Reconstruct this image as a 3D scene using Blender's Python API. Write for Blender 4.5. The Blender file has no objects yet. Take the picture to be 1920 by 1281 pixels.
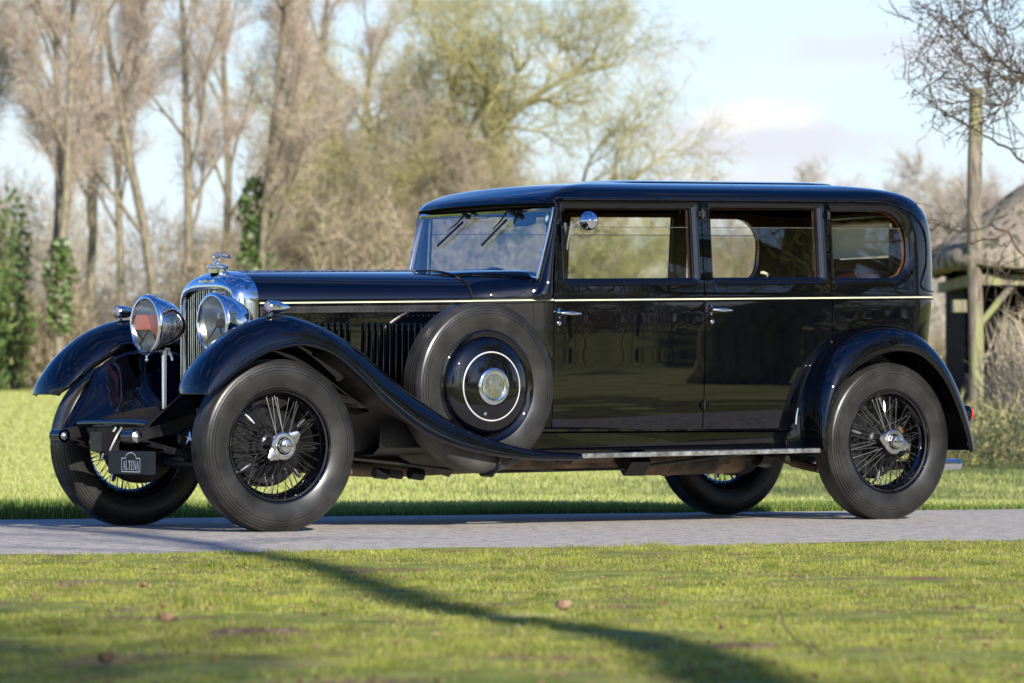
import bpy, math, random
import numpy as np
from mathutils import Vector, Matrix
from mathutils.geometry import delaunay_2d_cdt
PI = math.pi
SC = bpy.context.scene
COL = SC.collection
# ------------------------------------------------------------------ camera
cam_d = bpy.data.cameras.new('camera')
cam = bpy.data.objects.new('camera', cam_d); COL.objects.link(cam)
cam.location = (0, 0, 0.676); cam.rotation_euler = (PI/2, 0, 0)
cam_d.sensor_width = 36; cam_d.lens = 152.95
cam_d.shift_y = (749.06-640.5)/1920
cam_d.clip_start = 0.5; cam_d.clip_end = 4000
cam_d.dof.use_dof = True; cam_d.dof.focus_distance = 21.3; cam_d.dof.aperture_fstop = 5.3
SC.camera = cam
# ------------------------------------------------------------------ sky, sun, exposure
SUN_AZ, SUN_EL = math.radians(25.0), math.radians(26.5)      # azimuth: to the right of straight behind the camera
world = bpy.data.worlds.new("World"); SC.world = world; world.use_nodes = True
nt = world.node_tree; nt.nodes.clear()
N = nt.nodes.new; Lk = nt.links.new
out = N('ShaderNodeOutputWorld'); bg = N('ShaderNodeBackground'); sky = N('ShaderNodeTexSky')
sky.sky_type = 'NISHITA'; sky.sun_disc = False
sky.sun_elevation = SUN_EL; sky.sun_rotation = PI - SUN_AZ
sky.air_density = 1.0; sky.dust_density = 0.4; sky.ozone_density = 2.5
tc = N('ShaderNodeTexCoord'); mp = N('ShaderNodeMapping'); mp.inputs['Scale'].default_value = (1.6, 1.6, 7.0)
nz = N('ShaderNodeTexNoise'); nz.inputs['Scale'].default_value = 2.6; nz.inputs['Detail'].default_value = 7; nz.inputs['Roughness'].default_value = .55
cr_ = N('ShaderNodeValToRGB'); cr_.color_ramp.elements[0].position = .50; cr_.color_ramp.elements[1].position = .72
mx = N('ShaderNodeMix'); mx.data_type = 'RGBA'
mm = N('ShaderNodeMath'); mm.operation = 'MULTIPLY'; mm.inputs[1].default_value = .75
mx.inputs[7].default_value = (7.0, 7.05, 7.3, 1)
Lk(tc.outputs['Generated'], mp.inputs['Vector']); Lk(mp.outputs[0], nz.inputs['Vector']); Lk(nz.outputs['Fac'], cr_.inputs['Fac'])
sx_ = N('ShaderNodeSeparateXYZ'); mr_ = N('ShaderNodeMapRange'); mr_.inputs[1].default_value = .16; mr_.inputs[2].default_value = .34; mr_.inputs[3].default_value = 1; mr_.inputs[4].default_value = .38
m2_ = N('ShaderNodeMath'); m2_.operation = 'MULTIPLY'; Lk(tc.outputs['Generated'], sx_.inputs[0]); Lk(sx_.outputs[2], mr_.inputs[0]); Lk(mr_.outputs[0], m2_.inputs[0]); Lk(cr_.outputs['Color'], m2_.inputs[1])
Lk(m2_.outputs[0], mm.inputs[0]); Lk(mm.outputs[0], mx.inputs[0]); 
hs_ = N('ShaderNodeHueSaturation'); hs_.inputs['Saturation'].default_value = 1.4; hs_.inputs['Value'].default_value = 1.45; hs_.inputs['Hue'].default_value = .518; Lk(sky.outputs[0], hs_.inputs['Color'])
hzr = N('ShaderNodeMapRange'); hzr.interpolation_type = 'SMOOTHSTEP'; hzr.inputs[1].default_value = -.02; hzr.inputs[2].default_value = .22; hzr.inputs[3].default_value = .95; hzr.inputs[4].default_value = 0; Lk(sx_.outputs[2], hzr.inputs[0])
hzm = N('ShaderNodeMix'); hzm.data_type = 'RGBA'; hzm.inputs[7].default_value = (5.75, 6.2, 7.35, 1); Lk(hzr.outputs[0], hzm.inputs[0]); Lk(hs_.outputs[0], hzm.inputs[6]); Lk(hzm.outputs[2], mx.inputs[6]); 
# one low cumulus with a thin grey lilac band under it, and a fainter one
def puff(cx, cz, wx, wz, col, amt, src):
    v = N('ShaderNodeVectorMath'); v.operation = 'SUBTRACT'; v.inputs[1].default_value = (cx, 1, cz); Lk(tc.outputs['Generated'], v.inputs[0])
    v2 = N('ShaderNodeVectorMath'); v2.operation = 'MULTIPLY'; v2.inputs[1].default_value = (1/wx, 1.5, 1/wz); Lk(v.outputs[0], v2.inputs[0])
    ln_ = N('ShaderNodeVectorMath'); ln_.operation = 'LENGTH'; Lk(v2.outputs[0], ln_.inputs[0])
    n_ = N('ShaderNodeTexNoise'); n_.inputs['Scale'].default_value = 70; n_.inputs['Detail'].default_value = 6; m_ = N('ShaderNodeMapping'); m_.inputs['Scale'].default_value = (1, 1, 2.2); Lk(tc.outputs['Generated'], m_.inputs[0]); Lk(m_.outputs[0], n_.inputs['Vector'])
    s_ = N('ShaderNodeMath'); s_.operation = 'MULTIPLY_ADD'; s_.inputs[1].default_value = -1.5; s_.inputs[2].default_value = .75; Lk(n_.outputs['Fac'], s_.inputs[0])
    a_ = N('ShaderNodeMath'); a_.operation = 'ADD'; Lk(ln_.outputs['Value'], a_.inputs[0]); Lk(s_.outputs[0], a_.inputs[1])
    r_ = N('ShaderNodeMapRange'); r_.interpolation_type = 'SMOOTHSTEP'; r_.inputs[1].default_value = 1.15; r_.inputs[2].default_value = .35; r_.inputs[3].default_value = 0; r_.inputs[4].default_value = amt; Lk(a_.outputs[0], r_.inputs[0])
    q_ = N('ShaderNodeMix'); q_.data_type = 'RGBA'; q_.inputs[7].default_value = (*col, 1); Lk(r_.outputs[0], q_.inputs[0]); Lk(src, q_.inputs[6]); return q_.outputs[2]
c_ = puff(.0600, .0590, .040, .0075, (6.3, 6.35, 7.0), .9, mx.outputs[2])
c_ = puff(.0575, .0655, .017, .0052, (7.6, 7.6, 7.7), 1.0, c_)
c_ = puff(.050, .0500, .030, .0040, (6.7, 6.7, 7.2), .7, c_)
c_ = puff(.085, .0800, .030, .0040, (6.2, 6.4, 7.1), .6, c_)
c_ = puff(-.030, .0920, .030, .0050, (6.5, 6.6, 7.2), .6, c_)
Lk(c_, bg.inputs['Color'])
bg.inputs['Strength'].default_value = 0.085
Lk(bg.outputs[0], out.inputs[0])
sd = bpy.data.lights.new('sun', 'SUN'); sd.energy = 5.0; sd.angle = math.radians(.5); sd.color = (1, .95, .86)
sun = bpy.data.objects.new('sun', sd); COL.objects.link(sun)
SUNV = Vector((math.sin(SUN_AZ)*math.cos(SUN_EL), -math.cos(SUN_AZ)*math.cos(SUN_EL), math.sin(SUN_EL)))
sun.rotation_euler = SUNV.to_track_quat('Z', 'Y').to_euler(); sun.location = (5, -20, 20)
SC.view_settings.view_transform = 'Standard'; SC.view_settings.look = 'None'
SC.view_settings.exposure = 0.65; SC.view_settings.gamma = 1
SC.cycles.max_bounces = 8; SC.cycles.transparent_max_bounces = 16; SC.cycles.caustics_reflective = False
SC.cycles.sample_clamp_indirect = 6

# ------------------------------------------------------------------ helpers
def tag(o, label=None, cat=None, group=None, kind=None):
    if label: o['label'] = label
    if cat: o['category'] = cat
    if group: o['group'] = group
    if kind: o['kind'] = kind
    return o
def empty(name, loc=(0, 0, 0), rz=0, parent=None):
    o = bpy.data.objects.new(name, None); COL.objects.link(o); o.location = loc; o.rotation_euler = (0, 0, rz)
    o.empty_display_size = .2
    if parent: o.parent = parent
    return o
def link(name, me, mat, parent=None, loc=None):
    o = bpy.data.objects.new(name, me); COL.objects.link(o)
    if mat: me.materials.append(mat)
    if parent: o.parent = parent
    if loc is not None: o.location = loc
    return o
def copy_tree(o, parent=None):
    c = o.copy(); COL.objects.link(c); c.parent = parent
    for ch in [q for q in bpy.data.objects if q.parent == o]: copy_tree(ch, c)
    return c
def catmull(pts, n=8, closed=False):
    P = [np.array(p, float) for p in pts]; out = []; m = len(P)
    for i in range(m if closed else m-1):
        p1 = P[i]; p2 = P[(i+1) % m]
        p0 = P[i-1] if (closed or i > 0) else 2*p1-p2
        p3 = P[(i+2) % m] if (closed or i+2 < m) else 2*p2-p1
        for k in range(n):
            t = k/n
            out.append(.5*((2*p1)+(-p0+p2)*t+(2*p0-5*p1+4*p2-p3)*t*t+(-p0+3*p1-3*p2+p3)*t**3))
    if not closed: out.append(P[-1])
    return out
class MB:
    def __init__(s): s.v = []; s.f = []
    def add(s, vs, fs):
        b = len(s.v); s.v += [tuple(map(float, p)) for p in vs]; s.f += [tuple(b+i for i in f) for f in fs]; return s
    def box(s, c, d, rot=None, bevel=0):
        x, y, z = [q/2 for q in d]
        vs = [Vector((i*x, j*y, k*z)) for i in (-1, 1) for j in (-1, 1) for k in (-1, 1)]
        if rot is not None: vs = [rot @ v for v in vs]
        vs = [v+Vector(c) for v in vs]
        return s.add(vs, [(0, 1, 3, 2), (4, 6, 7, 5), (0, 4, 5, 1), (2, 3, 7, 6), (0, 2, 6, 4), (1, 5, 7, 3)])
    def tube(s, pts, rad, n=8, cap=True, closed=False, flat=1.0, up=None):
        pts = [Vector(p) for p in pts]; m = len(pts)
        if not hasattr(rad, '__len__'): rad = [rad]*m
        rings = []; prev = None
        for i, p in enumerate(pts):
            if closed: d = pts[(i+1) % m]-pts[i-1]
            else: d = pts[min(i+1, m-1)]-pts[max(i-1, 0)]
            if d.length < 1e-9: d = Vector((0, 0, 1))
            d.normalize()
            if prev is None:
                a = Vector(up) if up else (Vector((0, 0, 1)) if abs(d.z) < .9 else Vector((1, 0, 0)))
            else: a = prev
            u = (a-d*a.dot(d))
            if u.length < 1e-6: u = d.orthogonal()
            u.normalize(); prev = u; w = d.cross(u)
            rings.append([p+(u*math.cos(2*PI*k/n)+w*math.sin(2*PI*k/n)*flat)*rad[i] for k in range(n)])
        vs = [q for r in rings for q in r]; fs = []
        for i in range(m if closed else m-1):
            a = i*n; b = ((i+1) % m)*n
            for k in range(n): fs.append((a+k, a+(k+1) % n, b+(k+1) % n, b+k))
        if cap and not closed: fs.append(tuple(range(n))[::-1]); fs.append(tuple(range((m-1)*n, m*n)))
        return s.add(vs, fs)
    def lathe(s, prof, n=48, M=None, arc=None):
        """prof: (r, h) pairs, axis = local Y (h along -Y = outward to the viewer side)"""
        a0, a1 = arc if arc else (0, 2*PI); full = arc is None; k = n if full else n+1
        vs = []; fs = []
        for j in range(k):
            t = a0+(a1-a0)*j/n
            for r, h in prof: vs.append(Vector((r*math.cos(t), -h, r*math.sin(t))))
        L = len(prof)
        for j in range(n):
            a = j*L; b = ((j+1) % k)*L
            for i in range(L-1): fs.append((a+i, a+i+1, b+i+1, b+i))
        if M is not None: vs = [M @ v for v in vs]
        return s.add(vs, fs)
    def grid(s, rows, close_u=False, close_v=False):
        R = len(rows); C_ = len(rows[0]); vs = [p for r in rows for p in r]; fs = []
        for i in range(R if close_v else R-1):
            for j in range(C_ if close_u else C_-1):
                a = i*C_+j; b = i*C_+(j+1) % C_; c = ((i+1) % R)*C_+(j+1) % C_; d = ((i+1) % R)*C_+j
                fs.append((a, b, c, d))
        return s.add(vs, fs)
    def sphere(s, c, r, n=12, m=8, M=None):
        if not hasattr(r, '__len__'): r = (r, r, r)
        rows = []
        for i in range(m+1):
            ph = -PI/2+PI*i/m
            rows.append([Vector((r[0]*math.cos(ph)*math.cos(2*PI*j/n), r[1]*math.cos(ph)*math.sin(2*PI*j/n), r[2]*math.sin(ph))) for j in range(n)])
        if M is not None: rows = [[M @ p for p in q] for q in rows]
        rows = [[p+Vector(c) for p in q] for q in rows]
        return s.grid(rows, close_u=True)
    def mirror_y(s, yc):
        o = MB(); o.v = [(x, 2*yc-y, z) for x, y, z in s.v]; o.f = [tuple(reversed(f)) for f in s.f]; return o
    def build(s, name, mat, parent=None, smooth=True, solid=0, sharp=None, subsurf=0, loc=None):
        me = bpy.data.meshes.new(name); me.from_pydata(s.v, [], s.f); me.update()
        if smooth:
            me.polygons.foreach_set('use_smooth', [True]*len(me.polygons))
            me.set_sharp_from_angle(angle=math.radians(sharp if sharp else 40))
        o = link(name, me, mat, parent, loc)
        if solid:
            m = o.modifiers.new('t', 'SOLIDIFY'); m.thickness = solid; m.offset = -1
        if subsurf:
            m = o.modifiers.new('s', 'SUBSURF'); m.levels = m.render_levels = subsurf
        return o

# ------------------------------------------------------------------ materials
MATS = {}
def princ(name, col, rough=.5, metal=0, spec=.5, coat=0, coat_r=.03, trans=0, ior=1.45, alpha=1, sheen=0):
    m = bpy.data.materials.new(name); m.use_nodes = True; b = m.node_tree.nodes['Principled BSDF']
    b.inputs['Base Color'].default_value = (*col, 1); b.inputs['Roughness'].default_value = rough; b.inputs['Metallic'].default_value = metal
    b.inputs['Specular IOR Level'].default_value = spec; b.inputs['Coat Weight'].default_value = coat; b.inputs['Coat Roughness'].default_value = coat_r
    b.inputs['Transmission Weight'].default_value = trans; b.inputs['IOR'].default_value = ior
    MATS[name] = m; return m
def noise_col(m, c1, c2, scale=5, detail=6, p0=.35, p1=.65, coord='Object', bump=0, bscale=None, bdist=.01, rough=None, mapscale=None, extra=None):
    """mix two real colours of the surface by noise and add bump"""
    nt = m.node_tree; b = nt.nodes['Principled BSDF']; N = nt.nodes.new; L = nt.links.new
    tc = N('ShaderNodeTexCoord'); mp = N('ShaderNodeMapping'); L(tc.outputs[coord], mp.inputs[0])
    if mapscale: mp.inputs['Scale'].default_value = mapscale
    nz = N('ShaderNodeTexNoise'); nz.inputs['Scale'].default_value = scale; nz.inputs['Detail'].default_value = detail; L(mp.outputs[0], nz.inputs['Vector'])
    r = N('ShaderNodeValToRGB'); e = r.color_ramp.elements; e[0].position = p0; e[1].position = p1
    e[0].color = (*c1, 1); e[1].color = (*c2, 1); L(nz.outputs['Fac'], r.inputs[0])
    colo = r.outputs[0]
    if extra:
        c3, sc3, q0, q1 = extra
        n3 = N('ShaderNodeTexNoise'); n3.inputs['Scale'].default_value = sc3; n3.inputs['Detail'].default_value = 5; L(mp.outputs[0], n3.inputs['Vector'])
        r3 = N('ShaderNodeValToRGB'); r3.color_ramp.elements[0].position = q0; r3.color_ramp.elements[1].position = q1; L(n3.outputs['Fac'], r3.inputs[0])
        mx = N('ShaderNodeMix'); mx.data_type = 'RGBA'; L(r3.outputs[0], mx.inputs[0]); L(colo, mx.inputs[6]); mx.inputs[7].default_value = (*c3, 1); colo = mx.outputs[2]
    L(colo, b.inputs['Base Color'])
    if bump:
        n2 = N('ShaderNodeTexNoise'); n2.inputs['Scale'].default_value = bscale or scale*3; n2.inputs['Detail'].default_value = 8; L(mp.outputs[0], n2.inputs['Vector'])
        bp = N('ShaderNodeBump'); bp.inputs['Strength'].default_value = bump; bp.inputs['Distance'].default_value = bdist; L(n2.outputs['Fac'], bp.inputs['Height']); L(bp.outputs[0], b.inputs['Normal'])
    if rough:
        n4 = N('ShaderNodeTexNoise'); n4.inputs['Scale'].default_value = rough[2]; n4.inputs['Detail'].default_value = 5; L(mp.outputs[0], n4.inputs['Vector'])
        mr = N('ShaderNodeMapRange'); mr.inputs[1].default_value = .3; mr.inputs[2].default_value = .7; mr.inputs[3].default_value = rough[0]; mr.inputs[4].default_value = rough[1]; L(n4.outputs['Fac'], mr.inputs[0]); L(mr.outputs[0], b.inputs['Roughness'])
    return m
PAINT = princ('black_paint', (.0025, .003, .0085), .3, spec=0, coat=1, coat_r=.012)
PAINT.node_tree.nodes['Principled BSDF'].inputs['Coat IOR'].default_value = 1.65
noise_col(PAINT, (.0006, .0007, .0015), (.0010, .0012, .0030), 2, bump=.02, bscale=9, bdist=.004)
SATIN = princ('satin_black', (.006, .006, .007), .35, spec=.5)
noise_col(SATIN, (.004, .004, .005), (.012, .012, .013), 12, rough=(.22, .5, 8))
STRIPM = princ('polished_black_strip', (.02, .02, .022), .18, spec=.8)
noise_col(STRIPM, (.015, .015, .017), (.03, .03, .033), 12)
CHROME = princ('chrome', (.78, .80, .84), .035, 1)
noise_col(CHROME, (.74, .76, .80), (.82, .84, .87), 6, rough=(.02, .07, 20))
NICKEL = princ('dull_nickel', (.55, .55, .54), .22, 1)
noise_col(NICKEL, (.48, .48, .46), (.64, .64, .62), 25, rough=(.15, .35, 30))
ALU = princ('worn_aluminium', (.62, .62, .60), .3, 1)
noise_col(ALU, (.45, .44, .42), (.75, .75, .73), 14, rough=(.2, .45, 25))
TYRE = princ('tyre_rubber', (.028, .028, .028), .5, spec=.5)
noise_col(TYRE, (.012, .012, .012), (.028, .027, .025), 9, bump=.12, bscale=60, bdist=.002, rough=(.24, .42, 7))
UNDER = princ('underbody_grime', (.05, .04, .03), .75)
noise_col(UNDER, (.02, .018, .016), (.09, .07, .05), 8, bump=.3, bscale=30, bdist=.004)
WELL = princ('dusty_grey_pressing', (.05, .048, .045), .5)
noise_col(WELL, (.022, .022, .022), (.075, .07, .062), 5, bump=.2, bscale=50, bdist=.002, rough=(.35, .6, 9))
EXH = princ('rusty_silencer', (.16, .10, .06), .55)
noise_col(EXH, (.05, .03, .02), (.22, .15, .09), 6, extra=((.02, .016, .014), 4, .5, .62), bump=.3, bscale=25, bdist=.004)
STRIPE = princ('pale_coach_line', (.72, .78, .52), .3)
noise_col(STRIPE, (.68, .74, .48), (.76, .82, .56), 6)
LINING = princ('brown_lining', (.035, .016, .009), .8)
noise_col(LINING, (.085, .042, .022), (.13, .07, .038), 9, bump=.2, bscale=80, bdist=.002)
TRIMWOOD = princ('varnished_wood', (.30, .10, .025), .25, coat=.6)
noise_col(TRIMWOOD, (.22, .07, .015), (.40, .15, .04), 10, mapscale=(1, 1, 8))
LEATHER = princ('dark_red_leather', (.03, .008, .010), .45)
noise_col(LEATHER, (.02, .006, .008), (.05, .012, .014), 6, bump=.3, bscale=70, bdist=.003)
BLIND = princ('cream_cloth', (.60, .50, .33), .85)
noise_col(BLIND, (.60, .50, .32), (.72, .61, .42), 14, mapscale=(1, 1, .3))
_n = BLIND.node_tree; _t = _n.nodes.new('ShaderNodeBsdfTranslucent'); _t.inputs[0].default_value = (.75, .62, .42, 1); _m = _n.nodes.new('ShaderNodeMixShader'); _m.inputs[0].default_value = .75
_o = [q for q in _n.nodes if q.type == 'OUTPUT_MATERIAL'][0]; _n.links.new(_n.nodes['Principled BSDF'].outputs[0], _m.inputs[1]); _n.links.new(_t.outputs[0], _m.inputs[2]); _n.links.new(_m.outputs[0], _o.inputs[0])
def glass(name, tint, fac_extra=0.0, rough=0.0):
    m = bpy.data.materials.new(name); m.use_nodes = True; nt = m.node_tree; nt.nodes.clear(); N = nt.nodes.new; L = nt.links.new
    o = N('ShaderNodeOutputMaterial'); t = N('ShaderNodeBsdfTransparent'); g = N('ShaderNodeBsdfGlossy'); mx = N('ShaderNodeMixShader')
    lw = N('ShaderNodeLayerWeight'); lw.inputs[0].default_value = .5; pw = N('ShaderNodeMath'); pw.operation = 'POWER'; pw.inputs[1].default_value = 5
    fr = N('ShaderNodeMath'); fr.operation = 'MULTIPLY_ADD'; fr.inputs[1].default_value = .92; fr.inputs[2].default_value = .075; L(lw.outputs['Facing'], pw.inputs[0]); L(pw.outputs[0], fr.inputs[0]); ad = N('ShaderNodeMath'); ad.inputs[1].default_value = fac_extra; ad.use_clamp = True
    t.inputs[0].default_value = (*tint, 1); g.inputs['Roughness'].default_value = rough
    L(fr.outputs[0], ad.inputs[0]); L(ad.outputs[0], mx.inputs[0]); L(t.outputs[0], mx.inputs[1]); L(g.outputs[0], mx.inputs[2]); L(mx.outputs[0], o.inputs[0]); return m
GLASS = glass('window_glass', (.93, .96, .94), .03)
WSGLASS = glass('windscreen_glass', (.84, .89, .92), .20)
LENS = glass('lamp_glass', (.97, .97, .97), 0, .03)
RED = princ('red_lens', (.65, .02, .01), .15, coat=1)
noise_col(RED, (.60, .015, .008), (.72, .03, .015), 30)
IVORY = princ('ivory_knob', (.7, .62, .42), .35)
noise_col(IVORY, (.62, .54, .36), (.74, .66, .46), 30)
WHITE = princ('white_lettering', (.8, .8, .8), .5)
noise_col(WHITE, (.74, .74, .74), (.82, .82, .82), 30)
PLATE = princ('dark_plate', (.012, .013, .018), .45, spec=.3)
noise_col(PLATE, (.01, .011, .015), (.016, .017, .024), 20)
TEAL = princ('teal_sticker', (.02, .13, .15), .5)
noise_col(TEAL, (.015, .11, .13), (.03, .16, .17), 30)

# ================================================================== THE CAR
# car frame: x runs from the front axle to the rear, y from the near wheels to the far wheels, z up
CX0, CD, CA = -1.1933, 21.7506, math.radians(35.168)
CC, CS = math.cos(CA), math.sin(CA)
YC, WB, RW = .7135, 3.9545, .436
def at(px, py, y):
    """measured point of the photograph on the lengthwise plane y of the car -> car coordinates"""
    m = (px-960)/8157.3; x = (m*(CD+y*CC)-CX0+y*CS)/(CC-m*CS); Y = CD+x*CS+y*CC
    return Vector((x, y, .6761+(749.055-py)/8157.3*Y))
def atx(px, py, x):
    m = (px-960)/8157.3; y = (CX0+x*CC-m*(CD+x*CS))/(CS+m*CC); Y = CD+x*CS+y*CC
    return Vector((x, y, .6761+(749.055-py)/8157.3*Y))
car = empty('vintage_limousine', (CX0, CD, 0.008), CA)
tag(car, 'glossy black vintage limousine with spare wheel on its side, parked on the lane', 'car')

# ---- body surface: stacked plan outlines
LV = [  # zn, half width, x rear, corner radius, x front (only used above the gutter)
 (.50, .688, 4.35, .20, 1.77), (.62, .700, 4.38, .21, 1.77), (.78, .7075, 4.40, .22, 1.77), (.95, .711, 4.415, .24, 1.77), (1.10, .714, 4.44, .26, 1.77),
 (1.212, .7135, 4.458, .27, 1.77), (1.328, .703, 4.472, .28, 1.77), (1.48, .693, 4.48, .29, 1.77), (1.60, .684, 4.475, .30, 1.77), (1.68, .677, 4.453, .31, 1.77),
 (1.745, .664, 4.402, .32, 1.775), (1.782, .640, 4.345, .33, 1.81), (1.808, .597, 4.275, .34, 1.90), (1.828, .525, 4.18, .34, 2.03), (1.843, .42, 4.05, .30, 2.22),
 (1.852, .28, 3.88, .22, 2.45), (1.856, .13, 3.70, .11, 2.7), (1.857, .004, 3.55, .003, 2.85)]
LVA = np.array(LV)
IG = 10     # index of the gutter level
def lev(p):
    i = int(min(max(math.floor(p), 0), len(LV)-2)); t = p-i
    a = LVA[i-1] if i > 0 else 2*LVA[0]-LVA[1]
    b = LVA[i]; c = LVA[i+1]; d = LVA[i+2] if i+2 < len(LV) else 2*c-b
    return .5*((2*b)+(c-a)*t+(2*a-5*b+4*c-d)*t*t+(3*b-a-3*c+d)*t**3)
_PZ = [(k*.05, lev(k*.05)[0]) for k in range(int(IG/.05)+1)]
def p_of(zn):
    return float(np.interp(zn, [q[1] for q in _PZ], [q[0] for q in _PZ]))
def sm(t): t = min(max(t, 0), 1); return t*t*(3-2*t)
def outline(p, X, far=False):
    zn, w, xr, r, xf = lev(p)
    def wf(x): return w*(1-.055*sm((2.5-x)/.8))
    XS = 3.5 if p > IG else 3.95
    if X <= XS:
        if p > IG: X = xf+(X-1.77)/(XS-1.77)*(max(min(XS, xr-r), xf)-xf)
        x, yy = X, YC-wf(X)
    elif X <= 4.6:
        t = (X-XS)/(4.6-XS); xs = min(XS, xr-r) if p > IG else XS
        ln = (xr-r)-xs; tot = ln+r*PI/2; d = t*tot
        if d < ln: x, yy = xs+d, YC-w
        else:
            a = (d-ln)/r; e = .9
            x = xr-r+r*abs(math.sin(a))**e*1; yy = YC-w+r-r*abs(math.cos(a))**e
    else:
        t = min((X-4.6)/.75, 1); x = xr; yy = YC-w+r+(w-r)*t
    if far: yy = 2*YC-yy
    return Vector((x, yy, zn+.02*(x-3)))
def surf(X, zn, far=False, p=None):
    if p is None: p = p_of(zn)
    P = outline(p, X, far); e = 1e-3
    a = outline(p, X+e, far)-outline(p, X-e, far) if X < 5.349 else Vector((0, 1 if not far else -1, 0))
    b = outline(min(p+.01, len(LV)-1.001), X, far)-outline(p-.01, X, far)
    n = a.cross(b)
    if far: n = -n
    n.normalize()
    if n.length < .5: n = Vector((0, 0, 1))
    return P, n
def rrect(x0, x1, z0, z1, r, k=7):
    """rounded rectangle loop; r = (bottom left, bottom right, top right, top left)"""
    out = []
    for (cx, cz, rr, a0) in ((x0+r[0], z0+r[0], r[0], PI), (x1-r[1], z0+r[1], r[1], 1.5*PI), (x1-r[2], z1-r[2], r[2], 0), (x0+r[3], z1-r[3], r[3], PI/2)):
        for i in range(k): a = a0+PI/2*i/(k-1); out.append((cx+rr*math.cos(a), cz+rr*math.sin(a)))
    return out
def densify(loop, s=.04):
    out = []
    for i, p in enumerate(loop):
        q = loop[(i+1) % len(loop)]; d = math.dist(p, q); n = max(1, int(math.ceil(d/s)))
        for k in range(n): out.append((p[0]+(q[0]-p[0])*k/n, p[1]+(q[1]-p[1])*k/n))
    return out
def inside(pt, loop):
    x, y = pt; c = False; j = len(loop)-1
    for i in range(len(loop)):
        xi, yi = loop[i]; xj, yj = loop[j]
        if (yi > y) != (yj > y) and x < (xj-xi)*(y-yi)/(yj-yi)+xi: c = not c
        j = i
    return c
def seg_d(pt, loop):
    P = np.array(loop); Q = np.roll(P, -1, 0); d = Q-P; v = np.array(pt)-P
    t = np.clip((v*d).sum(1)/np.maximum((d*d).sum(1), 1e-12), 0, 1); return np.sqrt((((v-d*t[:, None]))**2).sum(1)).min()
def sheet(name, mat, parent, outer, holes=(), far=False, off=0.0, rim=.012, s=.04, flip=False, both=False):
    outer = densify(outer, s); holes = [densify(h, s*.7) for h in holes]
    V = []; E = []
    for lp in [outer]+holes:
        b = len(V); V += [Vector(p) for p in lp]; E += [(b+i, b+(i+1) % len(lp)) for i in range(len(lp))]
    xs = [p[0] for p in outer]; zs = [p[1] for p in outer]; x = min(xs)+s/2
    while x < max(xs):
        z = min(zs)+s/2
        while z < max(zs):
            if inside((x, z), outer) and not any(inside((x, z), h) for h in holes) and min(seg_d((x, z), l) for l in [outer]+holes) > s*.45: V.append(Vector((x, z)))
            z += s
        x += s
    r = delaunay_2d_cdt(V, E, [], 0, 1e-5); ov = r[0]; fs = []
    for f in r[2]:
        c = (sum(ov[i][0] for i in f)/len(f), sum(ov[i][1] for i in f)/len(f))
        if inside(c, outer) and not any(inside(c, h) for h in holes): fs.append(tuple(f))
    vs = []; ns = []
    for v in ov:
        P, n = surf(v[0], v[1], far); vs.append(P+n*off); ns.append(n)
    # orient
    ff = []
    for f in fs:
        a, b, c = (vs[i] for i in f[:3]); n = (b-a).cross(c-a)
        ff.append(f if n.dot(ns[f[0]]) > 0 else tuple(reversed(f)))
    norms = list(ns); nv = len(vs); nf = len(ff)
    if rim:
        for lp in [outer]+holes:
            b = len(vs); m = len(lp)
            for p in lp:
                P, n = surf(p[0], p[1], far); vs.append(P+n*off); vs.append(P+n*(off-rim))
            for i in range(m):
                j = (i+1) % m; ff.append((b+2*i, b+2*i+1, b+2*j+1, b+2*j))
    me = bpy.data.meshes.new(name); me.from_pydata([tuple(v) for v in vs], [], ff); me.update()
    me.polygons.foreach_set('use_smooth', [k < nf for k in range(len(ff))])
    ln = [None]*len(me.loops)
    for k, pl in enumerate(me.polygons):
        for li in pl.loop_indices:
            vi = me.loops[li].vertex_index
            ln[li] = tuple((-norms[vi] if flip else norms[vi])) if k < nf else tuple(pl.normal)
    if flip:
        pass
    me.normals_split_custom_set(ln)
    return link(name, me, mat, parent)
def strip(name, mat, parent, loopA, loopB, offA, offB, far=False, smooth=True):
    """band between two loops of equal length on the body surface (window moulding)"""
    A = []; B = []
    for p in loopA: P, n = surf(p[0], p[1], far); A.append(P+n*offA)
    for p in loopB: P, n = surf(p[0], p[1], far); B.append(P+n*offB)
    M_ = [a.lerp(b, .5)+surf(p[0], p[1], far)[1]*(.30*abs(offB-offA)) for a, b, p in zip(A, B, loopA)]
    m = MB(); m.grid([A, M_, B], close_u=True) if not far else m.grid([B, M_, A], close_u=True)
    return m.build(name, mat, parent, sharp=60)
ZB, ZT = 1.328, 1.702
WIN = {
 'F': (rrect(1.822, 2.705, 1.284, 1.728, (.055, .055, .012, .012)), rrect(1.842, 2.662, ZB, ZT, (.012, .012, .008, .008))),
 'R': (rrect(2.782, 3.579, 1.284, 1.728, (.055, .055, .012, .012)), rrect(2.801, 3.533, ZB, ZT+.003, (.012, .012, .008, .008))),
 'Q': (rrect(3.622, 4.207, 1.272, 1.725, (.035, .16, .21, .012)), rrect(3.637, 4.150, 1.322, 1.697, (.012, .12, .17, .008)))}
body = empty('body', (0, 0, 0), 0, car)
def low(x, z): return z-.02*(x-3)
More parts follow.
